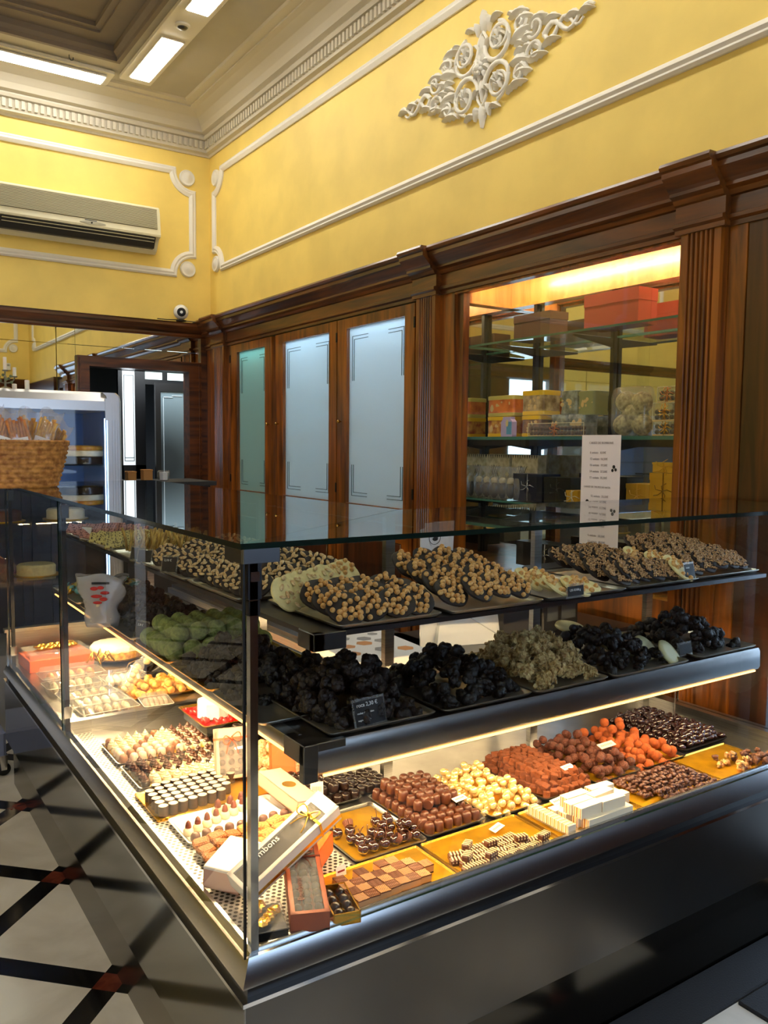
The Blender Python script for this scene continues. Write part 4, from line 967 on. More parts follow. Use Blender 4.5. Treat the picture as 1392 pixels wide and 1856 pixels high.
# --- front row of the right arm
FY0, FY1 = 1.422, 1.60
tray(1.0, 1.218, 1.60, 1.87, TZ_, 'gold tray with chocolate dipped cherries')
def cherry():
    t = thing('dipped_cherry', 'x', 'chocolate')
    obj('cherry_body', MB().ball((0, 0, .0135), .0142, 16, 10, (1, 1, .92)), mat('glossy_cherry', (48, 24, 18), .12, coat=.8), t, 'all')
    a = rnd.uniform(0, 6.28); l = rnd.uniform(.016, .03); pts = [(.008 * math.cos(a) * q * q, .008 * math.sin(a) * q * q, .025 + l * q) for q in [k / 5 for k in range(6)]]
    obj('stem', MB().tube(pts, [.0011] * 5 + [.0017], 6), mat('cherry_stem', (84, 46, 26), .5), t, 'all'); return t
chs = [cherry() for _ in range(3)]
spots = [(1.04 + .031 * i + .006 * (j % 2), 1.632 + .030 * j) for j in range(3) for i in range(6)] + [(1.035, 1.735), (1.068, 1.73), (1.02, 1.77), (1.145, 1.738), (1.18, 1.745)]
for i, (x, y) in enumerate(spots): place(chs[i % 3], (x + rnd.uniform(-.004, .004), y, IZ), (rnd.uniform(-.3, .3), rnd.uniform(-.3, .3), rnd.uniform(0, 6)), 1, 'dark dipped cherry with its stem up, lying in the gold tray', 'dipped cherries on the gold tray')
for x, y in ((1.19, 1.66), (1.16, 1.70), (1.10, 1.645), (1.13, 1.68)): place(chs[0], (x, y, IZ + .02), (.2, .3, x * 9), 1, 'dark dipped cherry resting on top of two others', 'dipped cherries on the gold tray')
def cup(name, m, r=.014, h=.015):
    b = MB(); n = 36; rg = []
    for q, z in ((.75, 0), (1, h), (.96, h), (.72, .001)): rg.append([(r * q * (1 + .05 * (k % 2)) * math.cos(2 * PI * k / n), r * q * (1 + .05 * (k % 2)) * math.sin(2 * PI * k / n), z) for k in range(n)])
    b.loft(rg); return mesh_thing(name, b, m, 'x', 'paper cup', False)
pc = cup('paper_cup', mat('brown_paper_cup', (92, 46, 30), .6))
for x, y, l in ((1.075, 1.755, 'brown fluted paper cup tipped behind the cherries'), (1.145, 1.625, 'brown fluted paper cup lying among the front cherries'), (1.175, 1.632, 'second brown paper cup at the front right of the cherries'), (1.205, 1.69, 'brown paper cup at the tray edge by the milk domes')):
    place(pc, (x, y, IZ + .012), (1.0, .4, x * 20), 1, l)
board(.885, 1.175, FY0, FY1, TZ_, 'gold board with striped layered praline squares')
LAY = mat('praline_brown', (128, 74, 42), .5, var=.12, scale=50); LAYD = mat('praline_dark', (72, 38, 20), .5); LAYC = mat('praline_cream', (206, 160, 110), .5)
def square(wavy):
    t = thing('praline_square', 'x', 'chocolate'); s = .0139
    obj('praline_layers', MB().box(-s, s, -s, s, 0, .004, 1).box(-s, s, -s, s, .004, .018, 2).box(-s, s, -s, s, .018, .021, 0), [LAY, LAYD, LAYC], t)
    b = MB()
    for i in range(7):
        u = -s + .002 + i * (2 * s - .004) / 6; pts = [(u + .0012 * math.sin(k * 1.6 + i * .3), -s + 2 * s * k / 8, .0212) for k in range(9)]
        b.tube(pts, .0008, 4)
    obj('wavy_icing', b, LAYD if wavy else LAYC, t); return t
sqs = [square(0), square(1)]
for j in range(4):
    for i in range(8):
        if (j == 3 and i in (1, 3, 6, 7)) or (j == 2 and i == 7) or (j == 0 and i == 7): continue
        x, y = .915 + i * .0292, FY0 + .022 + j * .0292 + i * .002
        place(sqs[(i * 3 + j) % 2], (x + rnd.uniform(-.001, .001), y + rnd.uniform(-.001, .001), TZ_ + .0046 + rnd.uniform(0, .002)), (rnd.uniform(-.03, .03), rnd.uniform(-.03, .03), rnd.choice((0, PI / 2)) + rnd.uniform(-.06, .06)), 1, 'layered praline square, %s from left, %s row from front' % (ORD[i], ORD[j]), 'praline squares on the gold board')
t = thing('paper_tag', 'small white paper tag standing behind the praline squares', 'label', (.945, 1.575, TZ_ + .005), (-.1, 0, .1)); obj('tag_sheet', MB().prism([(-.014, 0), (.014, 0), (.014, .02), (.010, .026), (-.010, .026), (-.014, .02)], 1, 0, .001), WHITEP, t); obj('printed_band', MB().box(-.010, .010, -.0006, 0, .010, .014), mat('red_ink', (140, 40, 30), .6), t)
board(1.185, 1.50, FY0 - .006, 1.60, TZ_, 'wide gold board with zebra striped chocolates')
ZB = mat('zebra_dark', (78, 38, 20), .35); ZW = mat('zebra_white', (232, 206, 160), .4)
def zebra(k):
    t = thing('zebra_chocolate', 'x', 'chocolate'); w, d, h = .0165, .0095, .014
    obj('chocolate_base', MB().bbox(-w, w, -d, d, 0, h, .003), ZB, t)
    b = MB()
    for i in range(4): u = -w + .003 + i * .0084; b.add([(u, -d * .95, h + .0004), (u + .0038, -d * .95, h + .0004), (u + .0038 + .002 * k, d * .95, h + .0004), (u + .002 * k, d * .95, h + .0004), (u, -d - .0003, h * .4), (u + .0038, -d - .0003, h * .4)], [(0, 1, 2, 3), (4, 5, 1, 0)])
    obj('white_stripes', b, ZW, t); return t
zs = [zebra(1), zebra(-1)]
zi = 0
for j in range(4):
    for i in range(8 - (j > 1)):
        x, y = 1.205 + i * .0345 + .012 * (j % 2), FY0 + .012 + j * .0215
        if x > 1.48 or (i > 5 and j > 2): continue
        up = .0148 if (i + j * 2) % 5 == 2 else 0
        place(zs[zi % 2], (x, y, TZ_ + .0046), (0, 0, rnd.uniform(-.35, .35)), 1, 'striped chocolate, %s from left, %s row from front' % (ORD[i], ORD[j]), 'zebra striped chocolates'); zi += 1
        if up: place(zs[1], (x + .006, y + .004, TZ_ + .0046 + up), (0, 0, rnd.uniform(-.6, .6)), 1, 'striped chocolate lying on top of the others', 'zebra striped chocolates'); zi += 1
flat_label(1.40, 1.555, TZ_ + .012, .35, 'white label with small print on the zebra chocolate board', .2, .05, .02)
board(1.51, 1.82, FY0, FY1, TZ_, 'gold board with white layered nougat bars')
NWH = mat('nougat_white', (246, 238, 214), .5); NBR = mat('nougat_brown', (146, 76, 34), .5); NGD = mat('nougat_gold', (232, 178, 80), .5)
def bar(l=.085):
    b = MB(); ms = [0, 1, 0, 2, 0, 1, 2, 0, 1, 0]; w = .0275
    for i, m_ in enumerate(ms): b.box(0, l, -w / 2 + w * i / 10, -w / 2 + w * (i + 1) / 10, 0, .027, m_)
    b.box(0, l, -w / 2, w / 2, .027, .0285, 0)
    return mesh_thing('nougat_bar', b, [NWH, NBR, NGD], 'x', 'nougat bar', False)
br_ = bar(); bz = TZ_ + .0046
for k, (x, y, z, r) in enumerate(((1.60, 1.437, 0, 0), (1.685, 1.437, 0, 0), (1.59, 1.466, 0, 0), (1.676, 1.466, 0, 0), (1.575, 1.495, 0, 0), (1.66, 1.495, 0, 0), (1.745, 1.495, 0, .05), (1.565, 1.524, 0, 0), (1.65, 1.524, 0, 0), (1.735, 1.524, 0, 0), (1.585, 1.451, 1, .03), (1.665, 1.449, 1, -.03), (1.58, 1.483, 1, 0), (1.67, 1.486, 1, .08), (1.60, 1.515, 1, .02), (1.70, 1.520, 1, -.05))):
    place(br_, (x, y, bz + z * .0287), (0, 0, r), 1, ('white layered nougat bar in the bottom layer, ' if not z else 'white layered nougat bar in the top layer, ') + ORD[k if not z else k - 10] + (' counted from the front left'), 'nougat bars')
tray(1.515, 1.575, 1.425, 1.59, TZ_ + .005, 'narrow clear tray holding striped wafer slices left of the nougat bars', liner=False, rim=ACRYL)
sl = MB()
for i, m_ in enumerate([0, 1, 0, 2, 1, 0]): sl.box(-.014, .014, -.006 + .002 * i, -.006 + .002 * (i + 1), 0, .022, m_)
slc = mesh_thing('wafer_slice', sl, [NWH, NBR, NGD], 'x', 'wafer', False)
for k in range(11): place(slc, (1.545, 1.437 + .0135 * k, TZ_ + .0095), (0, 0, 0), 1, 'striped wafer slice, %s from the front in the narrow tray' % ORD[k], 'wafer slices')
flat_label(1.645, 1.575, TZ_ + .02, .1, 'long label behind the nougat bars', .3, .06, .02)
board(1.83, 2.18, FY0, FY1, TZ_, 'gold board with rows of milk chocolate clusters')
MCL = mat('milk_cluster', (96, 58, 46), .45, var=.25, scale=60)
cl_ = [rock('milk_cluster', MCL, .0115, 'x', parts=7) for _ in range(3)]
grid(cl_, 1.875, 2.16, FY0 + .004, FY1 - .004, TZ_ + .005, 13, 9, 'knobbly milk chocolate cluster in the dense rows on its board', 'milk chocolate clusters', .002, skip=lambda i, j: i < 2 and j < 2)
grid(cl_, 1.90, 2.13, FY0 + .02, FY1 - .03, TZ_ + .019, 10, 5, 'knobbly milk chocolate cluster in the dense rows on its board', 'milk chocolate clusters', .004)
board(2.19, 2.47, FY0, 1.625, TZ_, 'bare gold board with a few nut clusters at the far right')
NCL = [rock('nut_cluster', mat('cream_nut', (236, 206, 140), .5, col2=(150, 90, 50), scale=70), .013, 'x', parts=8), rock('nut_cluster', mat('brown_nut', (120, 74, 50), .5, var=.3, scale=60), .013, 'x', parts=8)]
for k in range(46):
    u, v = rnd.random(), rnd.random()
    place(NCL[0] if u < .45 and rnd.random() < .7 else NCL[1], (2.27 + .19 * u, 1.432 + .105 * v * (1 - .5 * u), TZ_ + .005 + .018 * (k % 2)), (rnd.uniform(-1, 1), rnd.uniform(-1, 1), k), 1, 'cream and brown nut cluster heaped on the far right board', 'nut clusters')

# --- left arm, from the corner backwards
tray(.70, .99, 1.745, 1.885, TZ_, 'white tray of grainy brown biscuits near the corner', liner=True, lm=WHITEP, rim=mat('white_tray', (232, 228, 218), .4))
FLO = mat('florentine_brown', (176, 110, 56), .6, col2=(104, 54, 24), scale=260, bump=.8, bscale=300)
fb = mesh_thing('almond_biscuit', MB().bbox(-.021, .021, -.017, .017, 0, .011, .004), FLO, 'x', 'biscuit', False)
FL2 = mesh_thing('almond_biscuit', MB().bbox(-.021, .021, -.017, .017, 0, .011, .004), mat('pale_florentine', (206, 150, 84), .6, col2=(140, 84, 40), scale=240, bump=.8, bscale=300), 'x', 'biscuit', False)
for i in range(7):
    for j in range(4):
        place(fb if i < 3 else FL2, (.722 + i * .040, 1.768 + j * .034, TZ_ + .006 + .006 * (i % 2) + .004 * j), (rnd.uniform(-.12, .12), rnd.uniform(-.2, .2), rnd.uniform(-.3, .3)), 1, 'grainy brown biscuit, %s from left, %s row' % (ORD[i], ORD[j]), 'grainy biscuits')
tray(.70, 1.0, 1.895, 2.065, TZ_, 'white paper lined tray with pointed white bonbons', lm=WHITEP, rim=MATS['white_tray'])
def cone_bonbon():
    t = thing('pointed_bonbon', 'x', 'chocolate')
    obj('white_base', MB().lathe([(.012, 0), (.0135, .004), (.0125, .013), (.008, .018)], 16), WHITEC, t, 50)
    obj('brown_peak', MB().lathe([(.0075, .016), (.0085, .021), (.006, .032), (.0015, .037)], 14), mat('reddish_peak', (128, 62, 46), .4, var=.3, scale=90), t, 50); return t
cbn = cone_bonbon()
for k in range(8): place(cbn, (.722 + .029 * k, 1.958 + .010 * k, TZ_ + .006), (0, 0, k), 1, 'white bonbon with a brown peak, %s from the left in its row' % ORD[k], 'peaked bonbons')
for k in range(4): place(cbn, (.83 + .035 * k, 2.03 + .004 * k, TZ_ + .006), (.1, 0, k), 1.15, 'larger peaked bonbon at the back of the white tray, %s from the left' % ORD[k], 'peaked bonbons')
gb = dome('grey_dome', mat('mauve_chocolate', (96, 70, 66), .35), .0125, .019)
for k in range(9): place(gb, (.727 + .031 * k, 1.922 + .004 * (k % 2), TZ_ + .006), (0, 0, k), 1, 'low brown dome, %s from left in the front row' % ORD[k], 'low brown domes')
board(.68, 1.02, 2.075, 2.275, TZ_, 'gold board with rows of wrapped chocolate cylinders')
def wrapped():
    t = thing('chocolate_cylinder', 'x', 'chocolate')
    obj('dark_wrapper', MB().lathe([(.0128, 0), (.0132, .001), (.0132, .029), (.0122, .029), (.0122, .027)], 20), mat('grey_brown_wrapper', (58, 44, 42), .42), t, 40)
    obj('pale_top', MB().lathe([(.0121, .0268), (.0121, .0285), (.009, .0292), (.0005, .0293)], 20), mat('beige_top', (214, 188, 164), .45), t, 40); return t
wc = wrapped()
for j in range(6):
    for i in range(8):
        if (j == 0 and i > 6) or (j == 5 and i < 1): continue
        place(wc, (.705 + .0285 * i, 2.098 + .0285 * j + .003 * i, TZ_ + .0048), (0, 0, i + j), 1, 'chocolate cylinder with pale top, %s from left, %s row from front' % (ORD[i], ORD[j]), 'chocolate cylinders')
for k in range(3): place(wc, (.945 + .029 * k, 2.21 + .012 * k, TZ_ + .0048), (0, 0, k), 1, 'chocolate cylinder standing apart at the right, %s of three' % ORD[k], 'chocolate cylinders')
tray(.70, 1.0, 2.285, 2.49, TZ_, 'gold tray of white and brown pointed pralines')
def kiss(a, b_):
    t = thing('swirled_praline', 'x', 'chocolate')
    obj('praline_base', MB().lathe([(.012, 0), (.0135, .003), (.0128, .012), (.010, .016)], 16), a, t, 50)
    obj('swirl', MB().lathe([(.0105, .014), (.0112, .018), (.007, .021), (.0082, .024), (.004, .028), (.001, .034)], 14), b_, t, 50); return t
kw, kb, kd = kiss(WHITEC, WHITEC), kiss(WHITEC, MILKC), kiss(DARKC, mat('soft_dark', (70, 40, 30), .35))
def field(x0, x1, y0, y1, nx, ny, what, group, choose):
    for j in range(ny):
        for i in range(nx):
            place(choose(i, j), (x0 + (x1 - x0) * (i + .5) / nx + rnd.uniform(-.002, .002), y0 + (y1 - y0) * (j + .5) / ny, TZ_ + .0055), (0, 0, i * j), 1, '%s, %s from left, %s row from front' % (what, ORD[i], ORD[j]), group)
field(.71, .99, 2.295, 2.48, 9, 6, 'pointed praline on the nearer gold tray', 'pralines on the nearer gold tray', lambda i, j: kw if (j < 2 and i > 0) else (kd if (j + i) % 3 == 0 or i < 2 else kb))
tray(.70, 1.02, 2.50, 2.72, TZ_, 'gold tray of pale and brown domed pralines by the divider')
gd = dome('pale_dome', mat('pale_mauve', (206, 186, 172), .35), .0135, .024); gm = dome('brown_dome', mat('mid_brown', (136, 90, 66), .4), .0135, .026)
field(.712, 1.01, 2.51, 2.71, 10, 6, 'domed praline on the tray by the divider', 'pralines on the tray by the divider', lambda i, j: kb if i > 6 else ((gd if j < 3 else kw) if (i * 7 + j * 3) % 5 else gm))
tray(1.03, 1.235, 2.13, 2.44, TZ_, 'tray of speckled cream truffles under the shelf')
SPK = mat('speckled_cream', (240, 220, 176), .55, col2=(188, 130, 76), scale=130, bump=.6, bscale=200)
sb_ = [sphere('cream_truffle', SPK, .017, 'x', 'truffle', noise=.05) for _ in range(2)]
pile(sb_, 1.035, 1.235, 2.135, 2.435, IZ, .034, 2, .026, 'speckled cream truffle heaped under the lower shelf', 'speckled cream truffles', .12, 3)
ob = sphere('orange_peel_bite', mat('candied_orange', (216, 120, 36), .4), .009, 'x', sc=(1.8, .8, .6))
for k in range(18): place(ob, (1.06 + .028 * (k % 6), 2.10 + .012 * (k // 6), IZ + .004 * (k % 3)), (0, 0, k), 1, 'candied orange piece beside the cream truffles', 'candied orange pieces')
tray(1.03, 1.24, 2.46, 2.58, TZ_, 'small tray of dark truffles behind the upright window box', liner=False)
pile([db], 1.04, 1.23, 2.47, 2.57, TZ_ + .005, .03, 2, .022, 'dark bonbon behind the upright window box', 'dark bonbons behind the window box', .1, .2)

# ---- gift boxes
def gift_box(name, label, loc, rot, w, l, h, bm, fill=True, ribbon=None, band=None, window=True, fm=None, script=None):
    t = thing(name, label, 'gift box', loc, rot)
    b = MB().box(-w / 2, w / 2, -l / 2, l / 2, 0, .003).box(-w / 2, -w / 2 + .002, -l / 2, l / 2, 0, h).box(w / 2 - .002, w / 2, -l / 2, l / 2, 0, h).box(-w / 2, w / 2, -l / 2, -l / 2 + .002, 0, h).box(-w / 2, w / 2, l / 2 - .002, l / 2, 0, h)
    if window:
        e = .010; b.box(-w / 2, w / 2, -l / 2, -l / 2 + e, h - .0015, h).box(-w / 2, w / 2, l / 2 - e * 3.2, l / 2, h - .0015, h).box(-w / 2, -w / 2 + e, -l / 2, l / 2, h - .0015, h).box(w / 2 - e, w / 2, -l / 2, l / 2, h - .0015, h)
    else: b.box(-w / 2, w / 2, -l / 2, l / 2, h - .002, h)
    obj('box_body', b, bm, t)
    if window: obj('clear_window', MB().box(-w / 2 + .009, w / 2 - .009, -l / 2 + .009, l / 2 - .03, h - .0022, h - .0016), ACRYL, t)
    if fill and window:
        nx = max(2, int((w - .012) / .021)); ny = int((l - .02) / .021)
        for i in range(nx):
            for j in range(ny): obj('chocolate_filling', MB().ball((-w / 2 + .006 + (w - .012) * (i + .5) / nx, -l / 2 + .008 + (l - .016) * (j + .5) / ny, h * .55), .0098, 10, 6), fm or DARKC, t, 'all')
    if ribbon:
        b = MB().box(-w / 2 - .0008, w / 2 + .0008, l * .27, l * .27 + .006, -.0005, h + .0008)
        for s in (-1, 1):
            pts = [(s * .026 * math.sin(PI * q) , l * .27 + .003 + s * .004 + .016 * math.sin(2 * PI * q) * .8, h + .004 + .014 * math.sin(PI * q)) for q in [k / 10 for k in range(11)]]
            b.tube(pts, .0017, 6); b.tube([(0, l * .27, h + .004), (s * .012, l * .27 - .02, h + .004), (s * .018, l * .27 - .04, h + .002)], .0014, 6)
        b.ball((0, l * .27 + .003, h + .006), .005, 8, 6); obj('ribbon', b, ribbon, t, 40)
    if script: writing('script_lettering', script[0], script[1], script[2], t, (-.008, -l * .33, h + .0004), (0, 0, PI / 2))
    return t
TERRA = mat('terracotta_card', (158, 76, 44), .5); ORANGE = mat('orange_card', (214, 92, 30), .5); WHBOX = mat('cream_card', (238, 232, 222), .45); BRIB = mat('brown_ribbon', (92, 34, 20), .35); GRIB = mat('gold_ribbon', (206, 164, 66), .3, .7)
PALEP = mat('pale_pink_card', (214, 168, 150), .5)
gift_box('window_gift_box', 'terracotta window box of dark chocolates with brown ribbon leaning at the counter corner', (.822, 1.525, DZ + .026), (.10, .0, -.40), .080, .25, .042, TERRA, ribbon=BRIB, script=('Bombons', .020, BRIB))
t = gift_box('window_gift_box', 'long white and gold bow box leaning diagonally behind the corner post', (0, 0, 0), (0, 0, 0), .070, .27, .045, WHBOX, fill=False, ribbon=GRIB, script=('Bombons', .022, WHITEP), window=True)
ax = Vector((.235, .03, .115)).normalized(); nz_ = Vector((-.35, -.35, .9)); nz_ = (nz_ - nz_.dot(ax) * ax).normalized(); xx = ax.cross(nz_)
obj('gold_side_band', MB().box(-.036, -.035, -.135, .135, .008, .018).box(.035, .036, -.135, .135, .008, .018), GOLDF, t); obj('dark_liner', MB().box(-.03, .03, -.125, .10, .006, .03), DARKC, t)
mm_ = Matrix((xx, ax, nz_)).transposed().to_4x4(); mm_.translation = Vector((.70, 1.585, DZ + .030)) + ax * .135
t.rotation_euler = mm_.to_euler(); t.location = mm_.translation
t = gift_box('flat_gift_box', 'orange card box under the upper end of the leaning white box', (.925, 1.67, DZ + .012), (.1, 0, -.9), .065, .09, .050, ORANGE, window=False)
t = thing('gold_wrapped_box', 'small black box with gold foil wrapping between the corner post and the terracotta box', 'gift box', (.712, 1.478, DZ + .002), (0, 0, -.25))
obj('box_body', MB().bbox(-.032, .032, -.05, .05, 0, .028, .002), BLACKM, t); obj('clear_lid', MB().bbox(-.033, .033, -.051, .051, .028, .042, .003), ACRYL, t)
b = MB()
for k in range(7): b.ball((-.018 + .009 * (k % 5), -.03 + .011 * k, .036), .012, 7, 5, (1, 1.3, .6), None, .25)
obj('foil', b, GOLDF, t)
t = thing('black_chocolate_box', 'open black box showing chocolates behind the terracotta box', 'gift box', (.872, 1.462, DZ + .004), (0, 0, -.25))
b = MB().box(-.03, .03, -.06, .06, 0, .003).box(-.03, -.027, -.06, .06, 0, .026).box(.027, .03, -.06, .06, 0, .026).box(-.03, .03, -.06, -.057, 0, .026).box(-.03, .03, .057, .06, 0, .026); obj('box_body', b, GOLDF, t)
for k in range(8): obj('chocolate', MB().ball((-.013 + .026 * (k % 2), -.04 + .026 * (k // 2), .016), .011, 10, 6), DARKC, t, 'all')
gift_box('window_gift_box', 'pale pink box with gold sticker lying beside the dark ribbed bonbons', (1.005, 1.965, DZ + .038), (.1, .1, .12), .075, .20, .035, PALEP, window=False)
st_ = bpy.data.objects['window_gift_box.002'] if 'window_gift_box.002' in bpy.data.objects else t
obj('gold_sticker', MB().lathe([(.017, .0352), (.017, .0362)], 24, sx=1.2), GOLDF, st_)
t = gift_box('window_gift_box', 'white topped pink box lying on the grainy biscuits beside the corner post', (.735, 1.705, DZ + .012), (.05, .08, -.85), .085, .135, .045, PALEP, window=False); obj('white_lid', MB().bbox(-.0435, .0435, -.0685, .0685, .045, .052, .002), WHBOX, t)
gift_box('window_gift_box', 'upright pink framed window box of chocolates with a bow standing near the dark bonbons', (.965, 2.26, DZ + .075), (1.25, 0, -.25), .095, .145, .045, PALEP, ribbon=mat('coral_ribbon', (214, 84, 44), .4), fm=MCL)
gift_box('window_gift_box', 'bright orange gift box half hidden behind the corner post', (1.075, 2.14, DZ + .06), (1.3, 0, -.3), .07, .12, .04, ORANGE, window=False)
# --- far section of the left arm
FZ = DZ + .021
tr_ = tray(1.0, 1.22, 2.56, 2.82, FZ + .024, 'gold rimmed tray with red sugared sweets and a white box', rim=GOLDF, lm=mat('red_jelly', (200, 12, 12), .25))
obj('tray_foot', MB().box(-.09, .09, -.11, .11, -.030, 0), STEELD, tr_)
RJ = mat('red_sweet', (214, 16, 14), .18, coat=.5)
rs = sphere('red_sweet', RJ, .009, 'x', 'sweet', n=10, k=6)
for k in range(110):
    x, y = rnd.uniform(1.018, 1.205), rnd.uniform(2.575, 2.805); place(rs, (x, y, FZ + .029), (0, 0, k), rnd.uniform(.7, 1.1), 'small shiny red sweet scattered round the white box', 'red sweets')
t = thing('octagonal_white_box', 'bright white octagonal box standing on the red sweets', 'box', (1.075, 2.665, FZ + .036))
obj('box_body', MB().lathe([(.056, 0), (.056, .052), (.052, .056)], 8), WHITEP, t); obj('truffle_on_top', MB().ball((.01, .02, .066), .012, 10, 6), GOLDF, t, 'all'); obj('truffle_on_top', MB().ball((.035, 0, .066), .012, 10, 6), MATS['red_sweet'], t, 'all')
tray(.915, 1.235, 3.06, 3.27, FZ, 'gold tray of golden puff pastries', rim=GOLDF)
PUF = mat('golden_pastry', (240, 196, 100), .5, col2=(190, 120, 44), scale=60, bump=.5, bscale=90)
pf_ = [mesh_thing('puff_pastry', MB().ball((0, 0, .012), .018, 12, 7, (1.25, .8, .75), None, .09), PUF, 'x', 'pastry') for _ in range(2)]
grid(pf_, .93, 1.22, 3.07, 3.26, FZ + .005, 7, 6, 'golden puff pastry on the gold tray beyond the divider', 'golden puff pastries', .004)
grid(pf_, .95, 1.20, 3.09, 3.24, FZ + .026, 5, 4, 'golden puff pastry on the gold tray beyond the divider', 'golden puff pastries', .006)
t = thing('cream_tart', 'round cream topped tart on a plate at the far end of the counter', 'cake', (1.06, 3.76, FZ))
obj('plate', MB().lathe([(.06, 0), (.10, .004), (.135, .012), (.137, .014), (.10, .008)], 40), CHROME, t, 40)
obj('tart_crust', MB().lathe([(.10, .010), (.112, .014), (.118, .045), (.11, .05)], 48, wob=lambda j: 1 + .02 * (j % 2)), PUF, t, 50)
obj('cream_topping', MB().lathe([(.116, .045), (.119, .054), (.108, .068), (.06, .072), (.005, .073)], 48, wob=lambda j: 1 + .03 * math.sin(j * 2.1)), mat('whipped_cream', (250, 240, 214), .6, bump=.8, bscale=120), t, 60)
t = thing('chocolate_cake', 'dark glossy chocolate dome with a golden ball in front of the tart', 'cake', (1.09, 3.47, FZ))
obj('glaze', MB().lathe([(.075, 0), (.078, .01), (.066, .035), (.03, .048), (.002, .05)], 32), mat('black_glaze', (18, 10, 8), .1, coat=.8), t, 'all'); obj('golden_ball', MB().ball((.0, -.04, .052), .016, 12, 8), CREAM, t, 'all')
b = MB()
for i in range(5):
    for j in range(4): b.tube([(.015 + i * .014, -.03 + j * .018, .036), (.017 + i * .014, -.028 + j * .018, .062)], .002, 5)
obj('chocolate_spikes', b, DARKC, t)
def clam(x, y, z, w, d, h, label, rz=0, contents=None):
    t = thing('plastic_box', label, 'plastic box', (x, y, z), (0, 0, rz))
    rg = [[(u, v, zz) for u, v in rrect(-w / 2 + q, w / 2 - q, -d / 2 + q, d / 2 - q, .012)] for q, zz in ((.008, 0), (0, h * .6), (-.004, h * .6), (-.004, h * .64), (.002, h * .66), (.008, h))]
    obj('clear_shell', MB().loft(rg), ACRYL, t, 30)
    if contents:
        for i in range(5):
            obj('cookie', MB().ball((-w * .33 + w * .165 * i, 0, h * .38), min(d * .38, .04), 14, 8, (.35, 1, .55), None, .05), contents, t, 'all')
    obj('rim_edge', MB().tube([(u, v, h * .62) for u, v in (rrect(-w / 2 - .004, w / 2 + .004, -d / 2 - .004, d / 2 + .004, .012) + [(w / 2 + .004, d / 2 - .008)])], .0012, 5), mat('plastic_rim', (220, 214, 200), .25), t)
    return t
MER = mat('meringue', (238, 226, 206), .6, bump=.5, bscale=80)
BIS = mat('dusted_biscuit', (140, 98, 66), .6, col2=(222, 206, 180), scale=50)
clam(.80, 2.975, FZ, .20, .095, .045, 'clear plastic box of sugar dusted biscuits just beyond the divider', .06, BIS)
clam(.79, 3.085, FZ, .20, .095, .045, 'clear plastic box of white meringues, second beyond the divider', .06, MER)
clam(.78, 3.195, FZ, .20, .095, .045, 'clear plastic box of biscuits, third beyond the divider', .06, BIS)
clam(.97, 2.955, FZ, .10, .12, .045, 'small clear box of dark meringue beside the red tray', -.1, mat('grey_meringue', (150, 130, 116), .6))
clam(.76, 3.34, FZ, .20, .11, .055, 'clear plastic box of brown cookies behind the white meringues', .05, BIS)
clam(.96, 3.33, FZ, .16, .12, .05, 'clear box of pale sweets beside the bag of biscuits', .05, MER)
clam(.79, 3.48, FZ, .24, .12, .06, 'clear box tied with gold ribbon near the orange box', .03, mat('peach_sweet', (214, 140, 96), .5))
b = MB(); r2 = random.Random(3)
for k in range(9):
    a = k * .7; b.tube([(0, 0, 0), (.035 * math.cos(a), .03 * math.sin(a), .03 + .01 * (k % 3)), (.055 * math.cos(a + .3), .045 * math.sin(a + .3), .005 + .014 * (k % 2))], .0035, 6)
tag(obj('gold_bow', b, GOLDF, None, 'all', (.90, 3.44, FZ + .070)), 'curly gold ribbon bow on the clear box', 'bow')
b = MB(); b.loft([[(.024 * q * math.cos(a), .015 * q * math.sin(a), z) for a in [2 * PI * k / 12 for k in range(12)]] for q, z in ((.8, 0), (1.1, .03), (1.2, .09), (1, .13), (.35, .15), (.6, .165), (.9, .18))])
t = thing('biscuit_bag', 'upright cellophane bag of pale biscuits leaning over the plastic boxes', 'snack bag', (.895, 3.13, FZ + .02), (-.15, .75, .2)); obj('film', b, FILM, t, 'all')
for k in range(6): obj('biscuit', MB().ball((0, 0, .02 + .02 * k), .016, 10, 6, (1, .7, .6)), CREAM, t, 'all')
t = thing('orange_cake_box', 'flat orange cake box with clear lid at the far end of the counter', 'cake box', (.80, 3.79, FZ), (0, 0, .05))
obj('box_body', MB().bbox(-.135, .135, -.10, .10, 0, .05, .002), ORANGE, t); obj('clear_lid', MB().bbox(-.13, .13, -.095, .095, .05, .072, .004), ACRYL, t); obj('ribbon_band', MB().box(.02, .028, -.1005, .1005, -.0002, .0725), TERRA, t)
b = MB()
for k in range(16): b.ball((-.07 + .02 * (k % 8), -.03 + .05 * (k // 8) + .01 * (k % 2), .083), .016, 8, 5, (1.2, .7, .5), None, .2)
obj('gold_ribbon_heap', b, GOLDF, t, 'all')

# ---- lower shelf
BEFORE = {o.name for o in bpy.data.objects}
LZ = .8805
SH = mat('shelf_tray_rim', (186, 182, 168), .28, .85)
rocks = [rock('chocolate_rock', mat('rock_brown', (30, 17, 12), .5, var=.4, scale=60, bump=.8, bscale=160), .024, 'x', parts=14) for _ in range(4)]
brocks = [rock('black_cluster', BLACKC, .023, 'x', parts=13) for _ in range(4)]
matt = [rock('matt_truffle_cluster', BLACKC, .023, 'x', parts=13) for _ in range(3)]  # same black chocolate clusters, for the heaps on the right-hand trays
LY0, LY1 = 1.555, 1.90
tray(.90, 1.20, LY0, LY1, LZ, 'steel tray heaped with knobbly dark chocolate rocks behind the roca card', liner=False, rim=SH)
heap(rocks, 1.05, 1.735, .28, .33, .105, LZ + .003, .046, 'knobbly dark chocolate rock heaped on the tray nearest the corner of the lower shelf', 'chocolate rocks')
